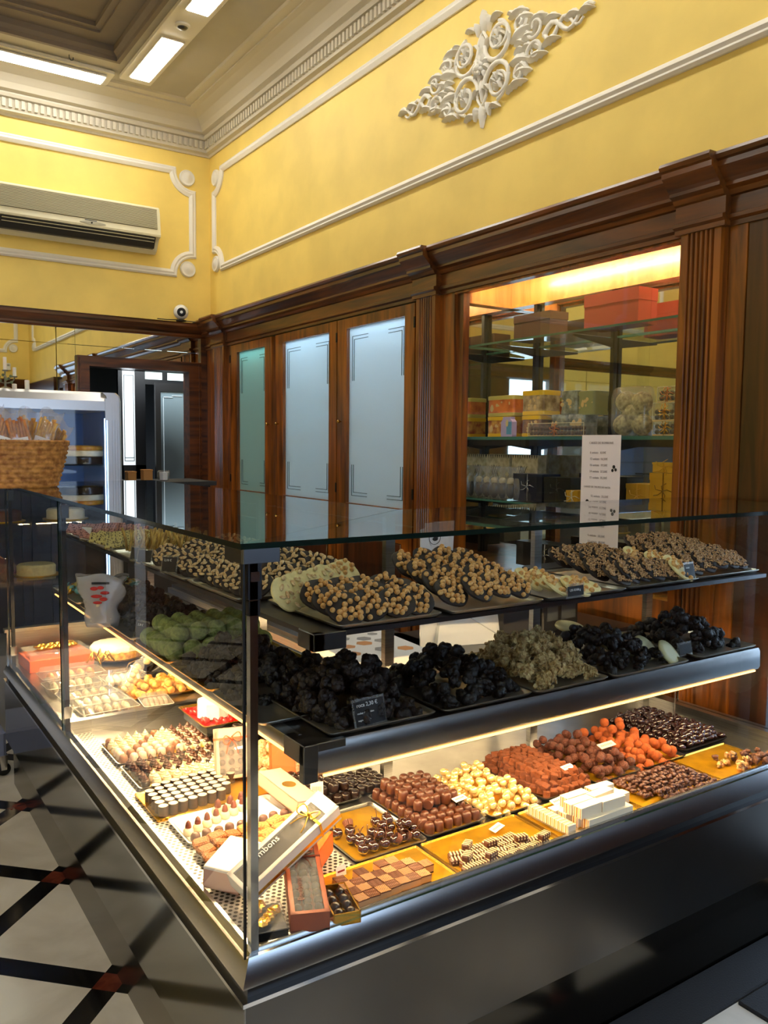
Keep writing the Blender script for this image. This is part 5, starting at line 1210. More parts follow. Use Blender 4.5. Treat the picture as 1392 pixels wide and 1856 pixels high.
price_card(1.02, 1.572, LZ + .004, .10, -.25, 'black price card reading roca 2,30 € in front of the chocolate rocks', .085, .055, (('roca 2,30 €', .013), ('rocher de xocolata', .0062), ('negra i ametlla', .0062)))
tray(1.215, 1.51, LY0 - .005, LY1, LZ, 'steel tray heaped with black chocolate clusters in the middle of the lower shelf', liner=False, rim=SH)
heap(brocks, 1.36, 1.73, .275, .33, .09, LZ + .003, .046, 'matt black chocolate cluster heaped on the second tray of the lower shelf', 'black clusters on the second tray')
tray(1.515, 1.795, LY0 - .01, LY1, LZ, 'steel tray of pale flaky nut clusters on the lower shelf', liner=False, rim=SH)
def flake(name):
    b = MB()
    for k in range(46):
        th = rnd.uniform(0, 2 * PI); ph = rnd.uniform(-.3, 1.5); q = .022 * rnd.uniform(.5, 1.15)
        p = Vector((q * math.cos(th) * math.cos(ph), q * math.sin(th) * math.cos(ph), .012 + q * math.sin(ph)))
        n_ = Euler((rnd.uniform(0, 6), rnd.uniform(0, 6), 0)).to_matrix(); s = rnd.uniform(.006, .011)
        vs = [p + n_ @ Vector((s * math.cos(a), s * .8 * math.sin(a), .002 * math.cos(2 * a))) for a in [PI / 3 * i for i in range(6)]]
        b.add([tuple(v) for v in vs] + [tuple(v + n_ @ Vector((0, 0, .002))) for v in vs], [(0, 1, 2, 3, 4, 5), (11, 10, 9, 8, 7, 6)] + [(i, (i + 1) % 6, 6 + (i + 1) % 6, 6 + i) for i in range(6)])
    b.ball((0, 0, .014), .017, 10, 6, (1, 1, .8), None, .1)
    return mesh_thing(name, b, FLAKE, 'x', 'chocolate', False)
fl_ = [flake('flaky_cluster') for _ in range(4)]
heap(fl_, 1.655, 1.72, .265, .32, .085, LZ + .004, .050, 'pale ragged flake cluster heaped on the third tray of the lower shelf', 'flaky clusters', .2, .8)
for x, y in ((1.33, 1.90), (1.37, 1.92), (1.41, 1.93)): place(fl_[0], (x + .13, y + .02, LZ + .006), (0, 0, x * 40), .9, 'pale ragged flake cluster at the back left of its tray', 'flaky clusters')
tray(1.81, 2.145, LY0 - .015, LY1, LZ, 'steel tray of black shard chocolates right of the flaky clusters', liner=False, rim=SH)
heap(matt, 1.955, 1.72, .28, .31, .080, LZ + .003, .046, 'matt black chocolate cluster heaped right of the flaky clusters', 'black clusters on the fourth tray')
PALE = mat('pale_disc', (196, 190, 140), .5, bump=.15, bscale=60)
dsc = mesh_thing('pale_chocolate_disc', MB().lathe([(.046, 0), (.049, .003), (.047, .009), (.03, .0105), (.002, .011)], 32, wob=lambda j: 1 + .012 * math.sin(j)), PALE, 'x', 'chocolate disc')
for k, (x, y, z, rx, rz, l) in enumerate(((2.115, 1.60, .018, .85, .35, 'front'), (2.095, 1.67, .022, .8, .3, 'second'), (2.075, 1.73, .026, .75, .3, 'third'), (2.05, 1.79, .03, .7, .2, 'fourth'), (1.98, 1.88, .062, .2, 0, 'highest'))):
    place(dsc, (x, y, LZ + z), (rx, 0, rz), 1, 'smooth pale chocolate disc, %s of the leaning row' % l if k < 4 else 'pale chocolate disc lying flat on top of the black heap', 'pale discs')
tray(2.20, 2.50, LY0 - .01, LY1, LZ, 'steel tray of black curls at the right end of the lower shelf', liner=False, rim=SH)
heap(matt, 2.36, 1.74, .26, .32, .075, LZ + .003, .046, 'matt black chocolate cluster heaped at the right end of the lower shelf', 'black clusters at the right end')
price_card(2.20, 1.60, LZ + .004, 0, -.2, 'blank clear card holder at the right end of the lower shelf', .06, .03, (), True)
# left arm lower shelf
def ltray(y0, y1, label, **k): return tray(.80, 1.18, y0, y1, LZ, label, liner=False, rim=k.get('rim', SH))
ltray(1.70, 2.0, 'steel tray of black clusters beside the corner on the lower shelf')
heap(brocks, .985, 1.95, .33, .24, .07, LZ + .003, .046, 'matt black chocolate cluster behind the corner post on the lower shelf', 'black clusters behind the corner post')
ltray(2.01, 2.32, 'gold edged tray of dark chocolate rocks on the left arm of the lower shelf', rim=GOLDF)
heap(rocks, .97, 2.17, .32, .28, .08, LZ + .003, .044, 'dark chocolate rock heaped between the green balls and the corner', 'dark rocks beside the green balls')
ltray(2.33, 2.66, 'gold edged tray of green coconut balls on the lower shelf', rim=GOLDF)
gball = [sphere('green_coconut_ball', PISTA, .029, 'x', 'truffle', noise=.03) for _ in range(3)]
gi = 0
for j in range(5):
    for i in range(6):
        place(gball[gi % 3], (.835 + .058 * i, 2.365 + .056 * j, LZ + .004), (0, 0, gi), 1, 'rough green coconut ball, %s from the glass in the %s row of the bottom layer' % (ORD[i], ORD[j]), 'green coconut balls'); gi += 1
for j in range(4):
    for i in range(5): place(gball[gi % 3], (.865 + .058 * i, 2.395 + .056 * j, LZ + .048), (0, 0, gi), 1, 'rough green coconut ball in the upper layer of its heap', 'green coconut balls'); gi += 1
ltray(2.68, 2.98, 'steel tray of dark clusters beyond the green balls')
heap(brocks, .98, 2.83, .30, .26, .06, LZ + .003, .044, 'matt black cluster just beyond the green balls', 'black clusters beyond the green balls')
price_card(.832, 2.69, LZ + .004, -1.2, -.35, 'small dark price card leaning at the tray edge beyond the green balls', .055, .05, (('2,30 €', .010),))
ltray(3.0, 3.36, 'steel tray of red brown clusters under the hanging bag')
rb = [rock('brown_cluster', mat('redbrown_cluster', (70, 38, 24), .5, var=.4, scale=60, bump=.8, bscale=160), .022, 'x', parts=12) for _ in range(3)]
heap(rb, .98, 3.18, .32, .32, .075, LZ + .003, .044, 'red brown knobbly cluster beyond the black ones on the left arm', 'red brown clusters')
ltray(3.40, 3.82, 'steel tray of mixed wrapped sweets at the far end of the lower shelf')
ws = [mesh_thing('wrapped_sweet', MB().ball((0, 0, .012), .014, 10, 6, (1.3, 1, .8)).ball((.024, 0, .012), .008, 6, 4, (.8, 1.2, .3), None, .2).ball((-.024, 0, .012), .008, 6, 4, (.8, 1.2, .3), None, .2), m_, 'x', 'sweet') for m_ in (GOLDF, mat('yellow_wrap', (196, 176, 70), .35), mat('teal_wrap', (110, 180, 186), .3, .3))]
heap(ws, .98, 3.6, .3, .34, .05, LZ + .004, .04, 'shiny wrapped sweet at the far end of the lower shelf', 'wrapped sweets', .3, .8)
def shift_new(before, d):
    for o in bpy.data.objects:
        if o.name not in before and o.parent is None: o.location += Vector(d)
shift_new(BEFORE, (-.010, -.020, .025))
# clear bag with red print hanging in front of the left arm
t = thing('printed_plastic_bag', 'crumpled clear bag of white sweets with red print standing by the glass', 'bag', (.775, 2.93, .91), (0, 0, -.5))
b = MB(); rg = []
for i in range(11):
    v = i / 10; w_ = .056 + .05 * max(0, v - .35) + .004 * math.sin(12 * v); dd = .03 * (1 - v * .75)
    rg.append([(w_ * math.cos(a) * (1 + .12 * math.sin(5 * a + 1.3 * i) * (v > .1)), dd * math.sin(a) * (1 + .15 * math.sin(7 * a + 2 * i)), .175 * v + .012 * math.sin(3 * a) * (v > .85)) for a in [2 * PI * k / 30 for k in range(30)]])
b.loft(rg); obj('film', b, glassmat('milky_film', (.82, .82, .84), ior=1.5, haze=(225, 222, 225), hw=.55, rough=.15), t, 'all')
for k in range(10): obj('white_sweet', MB().ball((-.028 + .019 * (k % 4), -.008 + .008 * (k % 3), .022 + .026 * (k // 4)), .015, 10, 6), WHITEC, t, 'all')
b = MB()
for k, (u, v, s, q) in enumerate(((-.022, .135, .014, .008), (.0, .138, .012, .007), (.014, .120, .016, .007), (-.014, .108, .020, .007), (.012, .100, .014, .008), (-.008, .088, .016, .006))): b.ball((u, -.030 + .012 * (v > .1), v), s, 10, 5, (1, .12, q / s * .9))
obj('red_print', b, mat('red_print', (206, 30, 20), .5), t, 'all')
obj('dark_print', MB().box(-.03, .03, -.0205, -.0195, .150, .158), INK, t)

# ---- upper shelf: overlapping discs of chocolate
UZ = 1.1205
BEFORE = {o.name for o in bpy.data.objects}
def disc_proto(name, bm, nm, nut, nr, n_nuts, r=.047, seed=0, th=.009):
    rr = random.Random(seed); t = thing(name, 'x', 'chocolate disc')
    obj('disc_base', MB().lathe([(r * .94, 0), (r, th * .3), (r * .98, th * .8), (r * .9, th), (.002, th + .001)], 26, wob=lambda j: 1 + .02 * math.sin(j * 1.3 + seed)), bm, t, 50)
    k = 0; pts = []
    tries = 0
    while len(pts) < n_nuts and tries < 900:
        tries += 1; a, q = rr.uniform(0, 2 * PI), r * .86 * math.sqrt(rr.random()); p = (q * math.cos(a), q * math.sin(a))
        if all((p[0] - o[0]) ** 2 + (p[1] - o[1]) ** 2 > (nr * 1.75) ** 2 for o in pts): pts.append(p)
    for p in pts:
        o = bpy.data.objects.new(nut[0], nut[1]); COL.objects.link(o); o.parent = t; o.location = (*p, th + nr * .35); o.rotation_euler = (rr.uniform(-.3, .3), rr.uniform(-.3, .3), rr.uniform(0, 6.28)); s = rr.uniform(.88, 1.1); o.scale = (s, s, s)
    return t
hz = ('hazelnut', MB().ball((0, 0, 0), .0073, 12, 8, (1, .95, 1.05)).mesh('hazelnut', HAZEL, 'all'))
al_ = ('almond', MB().ball((0, 0, 0), .0062, 12, 7, (1.65, .85, .55)).mesh('almond', ALMOND, 'all'))
wl_m = MB()
for k in range(5): wl_m.ball((.004 * math.cos(k * 1.3), .004 * math.sin(k * 1.3), .001 * k), .0034, 7, 5, (1.3, .7, .7), None, .15)
wl = ('walnut_piece', wl_m.mesh('walnut_piece', WALNUT, 'all'))
DISCM = mat('disc_chocolate', (30, 16, 12), .6, bump=.2, bscale=90)
HD = [disc_proto('hazelnut_disc', DISCM, None, hz, .0072, 19, seed=s) for s in (1, 2, 3)]
AD = [disc_proto('almond_disc', DISCM, None, al_, .0075, 17, seed=s) for s in (4, 5)]
WD = [disc_proto('walnut_disc', DISCM, None, wl, .0056, 28, seed=s) for s in (6, 7)]
CDs = [disc_proto('white_nut_disc', CREAM, None, hz, .0070, 11, seed=s) for s in (8, 9)]
PD = [disc_proto('white_almond_disc', CREAM, None, al_, .0085, 9, seed=s) for s in (10, 11)]
def rows(protos, x0, x1, nx, y0, y1, ny, z, tilt, label, group, rise=.0, rz=0, dome=0, yaw=.15):
    for j in range(ny):
        for i in range(nx):
            u = (i + .5) / nx * 2 - 1
            x = x0 + (x1 - x0) * (i + .5) / nx; y = y0 + (y1 - y0) * (j + .5) / ny
            place(rnd.choice(protos), (x + rnd.uniform(-.006, .006), y + rnd.uniform(-.005, .005), z + rise * j + dome * (1 - u * u)), (tilt + rnd.uniform(-.1, .1), rnd.uniform(-.08, .08), rz + rnd.uniform(-yaw, yaw)), 1,
                  '%s, %s from left, %s row from front' % (label, ORD[i], ORD[j]), group)
UY0, UY1 = 1.575, 1.93
tray(.925, 1.215, UY0 - .012, UY1, UZ, 'steel tray of hazelnut discs nearest the corner of the upper shelf', liner=False, rim=SH)
rows(HD, .945, 1.205, 4, UY0 + .015, UY0 + .20, 3, UZ + .033, .72, 'dark hazelnut disc on the tray nearest the corner', 'hazelnut discs near the corner', .006, -.25)
tray(1.235, 1.545, UY0 - .014, UY1, UZ, 'steel tray of hazelnut discs heaped in the middle of the upper shelf', liner=False, rim=SH)
rows(HD, 1.255, 1.53, 4, UY0 + .02, UY1 - .06, 4, UZ + .034, .70, 'dark hazelnut disc on the middle tray', 'hazelnut discs on the middle tray', .014, .2, .012)
tray(1.56, 1.87, UY0 - .008, UY1, UZ, 'steel tray with a few cream nut discs behind the small price card', liner=False, rim=SH)
for k, (x, y, z, tx, rz, l) in enumerate(((1.635, 1.62, .026, .6, .6, 'cream nut disc left of the small price card on the upper shelf'), (1.70, 1.61, .022, .5, .3, 'cream nut disc right behind the small price card on the upper shelf'), (1.745, 1.62, .016, .3, 0, 'cream nut disc lowest at the right of the small price card'), (1.61, 1.70, .035, .65, .5, 'cream nut disc at the back of the small group on the upper shelf'), (1.665, 1.70, .03, .6, .3, 'cream nut disc half hidden at the back of the small group'))):
    place(CDs[k % 2], (x, y, UZ + z), (tx, 0, rz), 1, l, 'cream nut discs')
price_card(1.655, 1.565, UZ + .004, .05, -.08, 'clear price card with black strip in front of the cream nut discs', .062, .026, (('1,95 €/100 g', .0085),))
tray(1.88, 2.21, UY0 - .0, UY1, UZ, 'steel tray of walnut discs on the right of the upper shelf', liner=False, rim=SH)
rows(WD, 1.86, 2.14, 5, UY0 + .03, UY1 - .04, 4, UZ + .030, .68, 'dark walnut disc right of the small price card', 'walnut discs', .008, .25, .010)
for k, (x, y, z) in enumerate(((2.165, 1.62, .030), (2.19, 1.66, .036), (2.15, 1.70, .046), (2.10, 1.74, .06), (2.20, 1.72, .04))): place(CDs[k % 2], (x, y, UZ + z), (.7, 0, .3), 1, 'cream nut disc, %s of those behind the blue white card' % ORD[k], 'cream discs at the right')
price_card(2.17, 1.585, UZ + .004, .1, -.2, 'white card with dark blue panel on the right of the upper shelf', .05, .045, (('nous', .010),), True)
tray(2.22, 2.54, UY0 + .01, UY1, UZ, 'steel tray heaped with walnut discs at the right end of the upper shelf', liner=False, rim=SH)
rows(WD, 2.23, 2.53, 5, UY0 + .045, UY1 - .02, 4, UZ + .030, .6, 'walnut disc at the shelf right end', 'walnut discs at the right end', .013, .15, .012)
# left arm, faces turned to the customer's side
tray(.87, 1.22, 1.62, 1.95, UZ, 'steel tray of white almond discs at the corner of the upper shelf', liner=False, rim=SH) if False else None
for k in range(9):
    place(PD[k % 2] if k < 7 else CDs[0], (.918 + .033 * k, 1.80 + .020 * k, UZ + .043 + .003 * (k % 3)), (.95, .1, .25), 1, 'creamy white disc, %s from the left in the fan behind the corner post' % ORD[k], 'white discs in the fan')
tray(.862, 1.20, 1.965, 2.33, UZ, 'steel tray of almond discs on the left arm behind the corner post', liner=False, rim=SH)
def lrows(protos, y0, y1, ny, nx, label, group, z=.030, rise=.014, tl=.72, x0=.885, x1=1.20):
    for j in range(ny):
        for i in range(nx):
            place(rnd.choice(protos), (x0 + (x1 - x0) * (i + .5) / nx, y0 + (y1 - y0) * (j + .5) / ny, UZ + z + rise * i), (tl + rnd.uniform(-.1, .1), rnd.uniform(-.1, .1), -.75 + rnd.uniform(-.15, .15)), 1,
                  '%s, %s from corner, %s from glass' % (label, ORD[j], ORD[i]), group)
lrows(AD, 1.98, 2.33, 6, 3, 'dark almond disc on the nearer left tray', 'almond discs on the nearer left tray')
tray(.862, 1.20, 2.34, 2.76, UZ, 'steel tray of almond discs further along the left arm', liner=False, rim=SH)
lrows(AD, 2.36, 2.74, 6, 3, 'dark almond disc on the farther left tray', 'almond discs on the farther left tray')
price_card(.872, 2.50, UZ + .004, -.9, -.25, 'dark price card in a clear holder on the almond disc tray', .05, .045, (('2,10 €', .010),))
price_card(.872, 2.74, UZ + .004, -.9, -.3, 'empty grey card holder between the almond discs and yellow sticks', .05, .04, ())
price_card(.872, 2.82, UZ + .004, -.9, -.3, 'second grey card holder beside the yellow sticks', .05, .04, ())
tray(.862, 1.20, 2.78, 3.10, UZ, 'steel tray of candied yellow sticks on the left arm', liner=False, rim=SH)
ys_ = mesh_thing('candied_stick', MB().tube([(0, 0, 0), (.01, 0, .04), (.012, .002, .085)], .0052, 7), mat('candied_yellow', (206, 170, 74), .45, col2=(120, 80, 26), scale=40), 'x', 'candied fruit stick')
for k in range(60): place(ys_, (.89 + rnd.uniform(0, .27), 2.80 + rnd.uniform(0, .27), UZ + .006 + rnd.uniform(0, .02)), (rnd.uniform(-.9, -.3), rnd.uniform(-.5, .2), rnd.uniform(-1.2, 0)), 1, 'yellow candied stick leaning in the heap beyond the almond discs', 'candied sticks')
tray(.862, 1.20, 3.12, 3.45, UZ, 'steel tray of speckled cream bars on the left arm', liner=False, rim=SH)
spk = mesh_thing('speckled_bar', MB().bbox(-.035, .035, -.022, .022, 0, .008, .002), mat('speckled_bark', (214, 200, 128), .5, col2=(60, 40, 24), scale=170, lo=.42, hi=.46), 'x', 'chocolate bark', False)
for k in range(26): place(spk, (.89 + .03 * (k % 9), 3.14 + .11 * (k // 9), UZ + .03), (.9, rnd.uniform(-.2, .2), -.7), 1, 'speckled cream bark piece standing in the row beyond the yellow sticks', 'speckled cream bark')
tray(.862, 1.20, 3.47, 3.80, UZ, 'steel tray of pink speckled bars at the far end of the upper shelf', liner=False, rim=SH)
pk = mesh_thing('pink_bar', MB().bbox(-.035, .035, -.022, .022, 0, .008, .002), mat('pink_bark', (196, 140, 130), .5, col2=(90, 50, 50), scale=120, lo=.4, hi=.5), 'x', 'chocolate bark', False)
for k in range(20): place(pk, (.89 + .035 * (k % 7), 3.50 + .11 * (k // 7), UZ + .03), (.9, rnd.uniform(-.2, .2), -.7), 1, 'pink speckled bark piece at the far end of the upper shelf', 'pink speckled bark')
price_card(.872, 3.50, UZ + .004, -.9, -.3, 'mauve tinted card holder in front of the pink bark', .045, .05, (), False)

shift_new(BEFORE, (-.022, -.042, .028))
# ---- things behind the counter on the service shelf
SZ = .8555
HEXP = mat('hexagon_paper', (238, 238, 240), .6)
t = thing('hexagon_print_box', 'flat white box printed with orange and grey hexagons on the service shelf', 'box', (1.475, 2.30, SZ), (0, 0, -.08))
obj('box_body', MB().bbox(-.15, .15, -.19, .19, 0, .03, .002), HEXP, t)
b = MB()
for (u, v, s, m_) in ((-.09, .08, .028, 0), (-.04, .11, .03, 1), (.03, .08, .028, 1), (-.07, .0, .026, 0), (0, .02, .03, 0), (.07, .03, .026, 1), (-.1, -.09, .03, 0), (.02, -.08, .034, 1), (.09, -.10, .03, 0), (.09, .13, .02, 1)):
    b.prism([(u + s * math.cos(a), v + s * math.sin(a)) for a in [PI / 3 * k for k in range(6)]], 2, .0301, .0306, m_)
obj('hexagon_print', b, [mat('hex_orange', (214, 150, 96), .6), mat('hex_grey', (150, 150, 154), .6)], t)
t = thing('kraft_gift_box', 'pinkish tan box with a cream lid behind the corner post', 'box', (1.33, 2.46, SZ), (0, 0, .1)) if False else None
WB = mat('white_paper_bag', (222, 226, 228), .7)
t = thing('folded_paper_bag', 'large white folded paper bag leaning behind the black clusters', 'paper bag', (1.86, 2.24, SZ), (0, 0, -.25))
obj('bag_sheet', MB().loft([[(-.13, -.03, 0), (.13, -.03, 0), (.13, .03, 0), (-.13, .03, 0)], [(-.10, .0, .16), (.11, .0, .18), (.11, .02, .18), (-.10, .02, .16)], [(.0, .01, .235), (.06, .01, .235), (.06, .015, .235), (0, .015, .235)]]), WB, t); obj('fold_line', MB().tube([(-.09, -.012, .15), (.12, -.026, .02)], .002, 5), mat('bag_crease', (190, 196, 200), .7), t)
t = thing('white_carton', 'small white carton box on the service shelf behind the cream discs', 'box', (2.05, 2.24, SZ + .12), (0, 0, .1)); obj('box_body', MB().bbox(-.07, .07, -.05, .05, 0, .09, .002), WB, t); obj('open_flap', MB().box(-.07, .07, .05, .052, .09, .12), WB, t); obj('support_stack', MB().box(-.09, .09, -.06, .06, -.12, 0), DARKW, t)
t = thing('paper_bag_stack', 'stack of white paper bags with a bird print standing behind the hazelnut discs', 'paper bag', (1.72, 2.27, SZ), (0, 0, .1))
for k in range(4): obj('bag', MB().loft([[(-.05 + .02 * k, .01 * k, .0), (.05 + .02 * k, .01 * k, .0), (.05 + .02 * k, .01 * k + .004, .0), (-.05 + .02 * k, .01 * k + .004, .0)], [(-.055 + .03 * k, .01 * k, .41 + .02 * (k % 2)), (.045 + .03 * k, .01 * k, .43), (.045 + .03 * k, .01 * k + .004, .43), (-.055 + .03 * k, .01 * k + .004, .41 + .02 * (k % 2))]]), WB, t)
k_ = MB().ball((.012, -.0018, .375), .009, 10, 6, (1.5, .1, .8)).ball((.024, -.0018, .384), .005, 8, 5, (1, .1, 1)).tube([(.0 + .026 * math.cos(a) + .01, -.0018, .378 + .022 * math.sin(a)) for a in [2 * PI * q / 20 for q in range(21)]], .0009, 5)
obj('bird_mark', k_, INK, t)
t = thing('card_terminal', 'dark box shaped terminal standing on the service shelf at the right', 'machine', (2.30, 2.28, SZ), (0, 0, .05)); obj('body', MB().bbox(-.10, .10, -.06, .06, 0, .24, .006), mat('terminal_black', (26, 28, 30), .35), t); obj('grille', MB().box(-.08, -.02, -.0625, -.06, .04, .2).box(.0, .08, -.0625, -.06, .04, .2), mat('terminal_grey', (70, 76, 78), .4), t)

# ---- goods in the wall vitrine
VX = 2.945
TIN_Y = mat('yellow_tin', (244, 200, 44), .3, 0); TIN_R = mat('tin_scene', (160, 62, 44), .35, col2=(236, 186, 90), scale=26); TIN_G = mat('grey_tin', (176, 184, 176), .3, 0, col2=(90, 100, 96), scale=30)
def tin(x, y, z, w, d, h, label, lm, bm, bl=None, rz=0):
    t = thing('decorated_tin', label, 'tin', (x, y, z), (0, 0, rz))
    def rr_(q, z0, z1): return [[(u, v, zz) for u, v in rrect(-d / 2 - q, d / 2 + q, -w / 2 - q, w / 2 + q, .014, 4)] for zz in (z0, z1)]
    obj('tin_body', MB().loft(rr_(0, .004, h - .01)), bm, t, 40)
    obj('base_band', MB().loft(rr_(.0012, 0, h * .16)), bl or lm, t, 40)
    obj('lid', MB().loft(rr_(.0022, h * .80, h - .002) + [[(u, v, h) for u, v in rrect(-d / 2 + .004, d / 2 - .004, -w / 2 + .004, w / 2 - .004, .012, 4)]]), lm, t, 40)
    b = MB(); r_ = random.Random(int(y * 100 + z * 10))
    for k in range(7): b.ball((-d / 2 - .0008, r_.uniform(-w * .4, w * .4), r_.uniform(h * .25, h * .7)), r_.uniform(.005, .013), 8, 5, (.08, 1, r_.uniform(.6, 1.6)))
    obj('printed_figures', b, mat('print_cream', (226, 196, 140), .4), t); return t
z2 = 1.602
tin(VX, 3.25, z2, .19, .12, .105, 'yellow lidded tin with red printed scene, bottom of the left stack in the vitrine', TIN_Y, TIN_R)
tin(VX, 3.245, z2 + .106, .20, .12, .105, 'large red and olive printed tin on top of the left stack in the vitrine', mat('olive_lid', (206, 194, 104), .35, 0), mat('deep_red_scene', (160, 40, 26), .35, col2=(232, 130, 60), scale=14, lo=.45, hi=.75))
tin(VX, 3.02, z2, .13, .12, .105, 'blue grey printed tin with yellow lid behind the clear long box', TIN_Y, mat('blue_scene', (96, 96, 104), .35, col2=(180, 130, 90), scale=20))
tin(VX, 3.01, z2 + .106, .15, .12, .12, 'yellow banded tin with pale figures beside the large red one', TIN_Y, mat('pale_scene', (120, 90, 60), .35, col2=(224, 200, 160), scale=22))
for k, (y, z, l) in enumerate(((2.86, 0, 'low grey patterned tin behind the clear long box'), (2.75, 0, 'second low grey patterned tin right of the first'), (2.80, .106, 'tall grey patterned tin standing on two low ones'), (2.69, .10, 'pale green tin at the right of the grey ones'))):
    tin(VX + .02, y, z2 + z, .10, .10, .105 if z < .05 else .11, l, TIN_G if k < 3 else mat('sage_tin', (150, 156, 110), .35), TIN_G if k < 3 else MATS['sage_tin'])
t = thing('shaped_box', 'small lilac and blue box shaped like a jar in front of the left tins', 'box', (VX - .105, 3.145, z2 - .001)); obj('box_body', MB().prism([(-.038, 0), (.038, 0), (.042, .01), (.042, .075), (.028, .088), (.028, .10), (-.028, .10), (-.028, .088), (-.042, .075), (-.042, .01)], 0, 0, .03), mat('lilac_card', (190, 176, 216), .5), t)
obj('blue_label', MB().box(-.001, 0, -.036, .0, .012, .075), mat('sky_label', (96, 160, 196), .5), t); obj('gold_figure', MB().ball((-.001, -.004, .068), .015, 8, 5, (.1, .7, 1.2)), CREAM, t)
def clear_box(y, z, w, h, d, label, m_, rib=None, x=None):
    t = thing('clear_gift_box', label, 'gift box', (x or VX - .06, y, z)); obj('clear_shell', MB().box(-d / 2, d / 2, -w / 2, w / 2, .004, h), ACRYL, t)
    e = MB()
    for zz in (.003, h): e.tube([(-d / 2, -w / 2, zz), (-d / 2, w / 2, zz)], .0015, 5)
    for yy in (-w / 2, w / 2): e.tube([(-d / 2, yy, 0), (-d / 2, yy, h)], .0012, 5)
    obj('edge_line', e, mat('pale_edge', (222, 214, 180), .3), t)
    obj('tray_base', MB().box(-d / 2, d / 2, -w / 2, w / 2, 0, .006), GOLDF, t)
    nx = max(2, int(w / .022))
    for k in range(nx):
        for q in range(max(1, int(h / .026))): obj('sweet', MB().ball((-d / 2 + .014, -w / 2 + w * (k + .5) / nx, .016 + .022 * q), .0105, 8, 6), m_, t, 'all')
    if rib:
        b = MB()
        for k in range(7):
            a = k * .9; b.tube([(-d / 2 - .003, 0, h * .5), (-d / 2 - .012, .018 * math.cos(a), h * .5 + .018 * math.sin(a)), (-d / 2 - .005, .034 * math.cos(a + .4), h * .5 + .03 * math.sin(a + .4))], .002, 5)
        b.box(-d / 2 - .001, -d / 2, -.003, .003, 0, h); obj('ribbon_bow', b, rib, t, 'all')
    return t
COP = mat('copper_ribbon', (206, 130, 70), .3, .6)
clear_box(2.81, z2, .36, .062, .09, 'long low clear box of brown nuts with copper ribbon in front of the grey tins', mat('glazed_nut', (110, 84, 66), .4), COP)
clear_box(2.185, z2, .125, .058, .10, 'black box with gold ribbon, bottom of the stack by the right edge of the vitrine', BLACKC, GOLDF)
clear_box(2.19, z2 + .060, .12, .074, .10, 'black box with gold star bow, middle of the right hand stack', BLACKC, GOLDF)
clear_box(2.18, z2 + .136, .10, .062, .10, 'clear box of orange sweets topping the right hand stack', BLACKC, COP)
t = thing('bag_of_wafer_balls', 'clear bag packed with ribbed pale cookie balls on the black vitrine shelf', 'bag', (VX - .03, 2.42, z2))
RIB = mat('ribbed_cookie', (224, 206, 140), .55, col2=(140, 122, 66), scale=60)
def rball(c, r):
    b = MB(); rg = []
    for i in range(9):
        ph = -PI / 2 + PI * (i + .05) / 8.1; rg.append([(c[0] + r * math.cos(ph) * (1 + .10 * math.cos(9 * a)) * math.cos(a) * .8, c[1] + r * math.cos(ph) * (1 + .10 * math.cos(9 * a)) * math.sin(a), c[2] + r * math.sin(ph)) for a in [2 * PI * k / 27 for k in range(27)]])
    b.loft(rg); return b
for y, z in ((-.055, .05), (.045, .05), (-.05, .145), (.035, .15), (-.005, .098)): obj('cookie_ball', rball((0, y, z), .047), RIB, t, 'all')
b = MB(); b.loft([[(.055 * math.cos(a) * k, .108 * math.sin(a) * k, z) for a in [2 * PI * q / 20 for q in range(20)]] for k, z in ((.9, 0), (1, .03), (1.03, .17), (.92, .205), (.8, .212))]); obj('film', b, FILM, t, 'all')
# top shelf boxes
t = thing('red_carton', 'plain terracotta red box on the top glass shelf of the vitrine', 'box', (VX - .04, 2.50, 2.0765)); obj('box_body', MB().box(-.06, .06, -.15, .15, 0, .15), mat('red_card', (186, 78, 62), .55), t); obj('lid_edge', MB().box(-.062, .062, -.152, .152, .10, .152), MATS['red_card'], t)
t = thing('brown_carton', 'dark brown box at the left of the top glass shelf in the vitrine', 'box', (VX - .0, 3.03, 2.0765)); obj('box_body', MB().box(-.06, .06, -.125, .125, 0, .125), mat('dark_brown_card', (74, 50, 38), .6), t); obj('lid_edge', MB().box(-.062, .062, -.127, .127, .09, .127), MATS['dark_brown_card'], t)
# third shelf
z3 = 1.2835
t = None
for k, (y, l) in enumerate(((3.33, 'cream printed paper bag with black cross marks, left of two in the vitrine'), (3.12, 'cream printed paper bag with black cross marks, right of two in the vitrine'))):
    t = thing('printed_gift_bag', l, 'gift bag', (VX + .03, y, z3))
    b = MB().box(-.03, .03, -.095, .095, 0, .225); obj('bag_body', b, mat('cream_bag', (226, 218, 186), .6, col2=(180, 168, 128), scale=30), t)
    e = MB(); 
    for i in range(11): e.prism([(-.092 + i * .0172, .225), (-.084 + i * .0172, .225), (-.088 + i * .0172, .208)], 0, -.0315, -.0295)
    for i in range(3): e.tube([(-.0312, -.02 + .02 * i, .10), (-.0312, .02 + .012 * i, .17)], .0015, 5); e.tube([(-.0312, .02 + .012 * i, .10), (-.0312, -.02 + .02 * i, .17)], .0012, 5)
    obj('black_print', e, INK, t)
PCH = mat('dark_pouch', (38, 30, 36), .2)
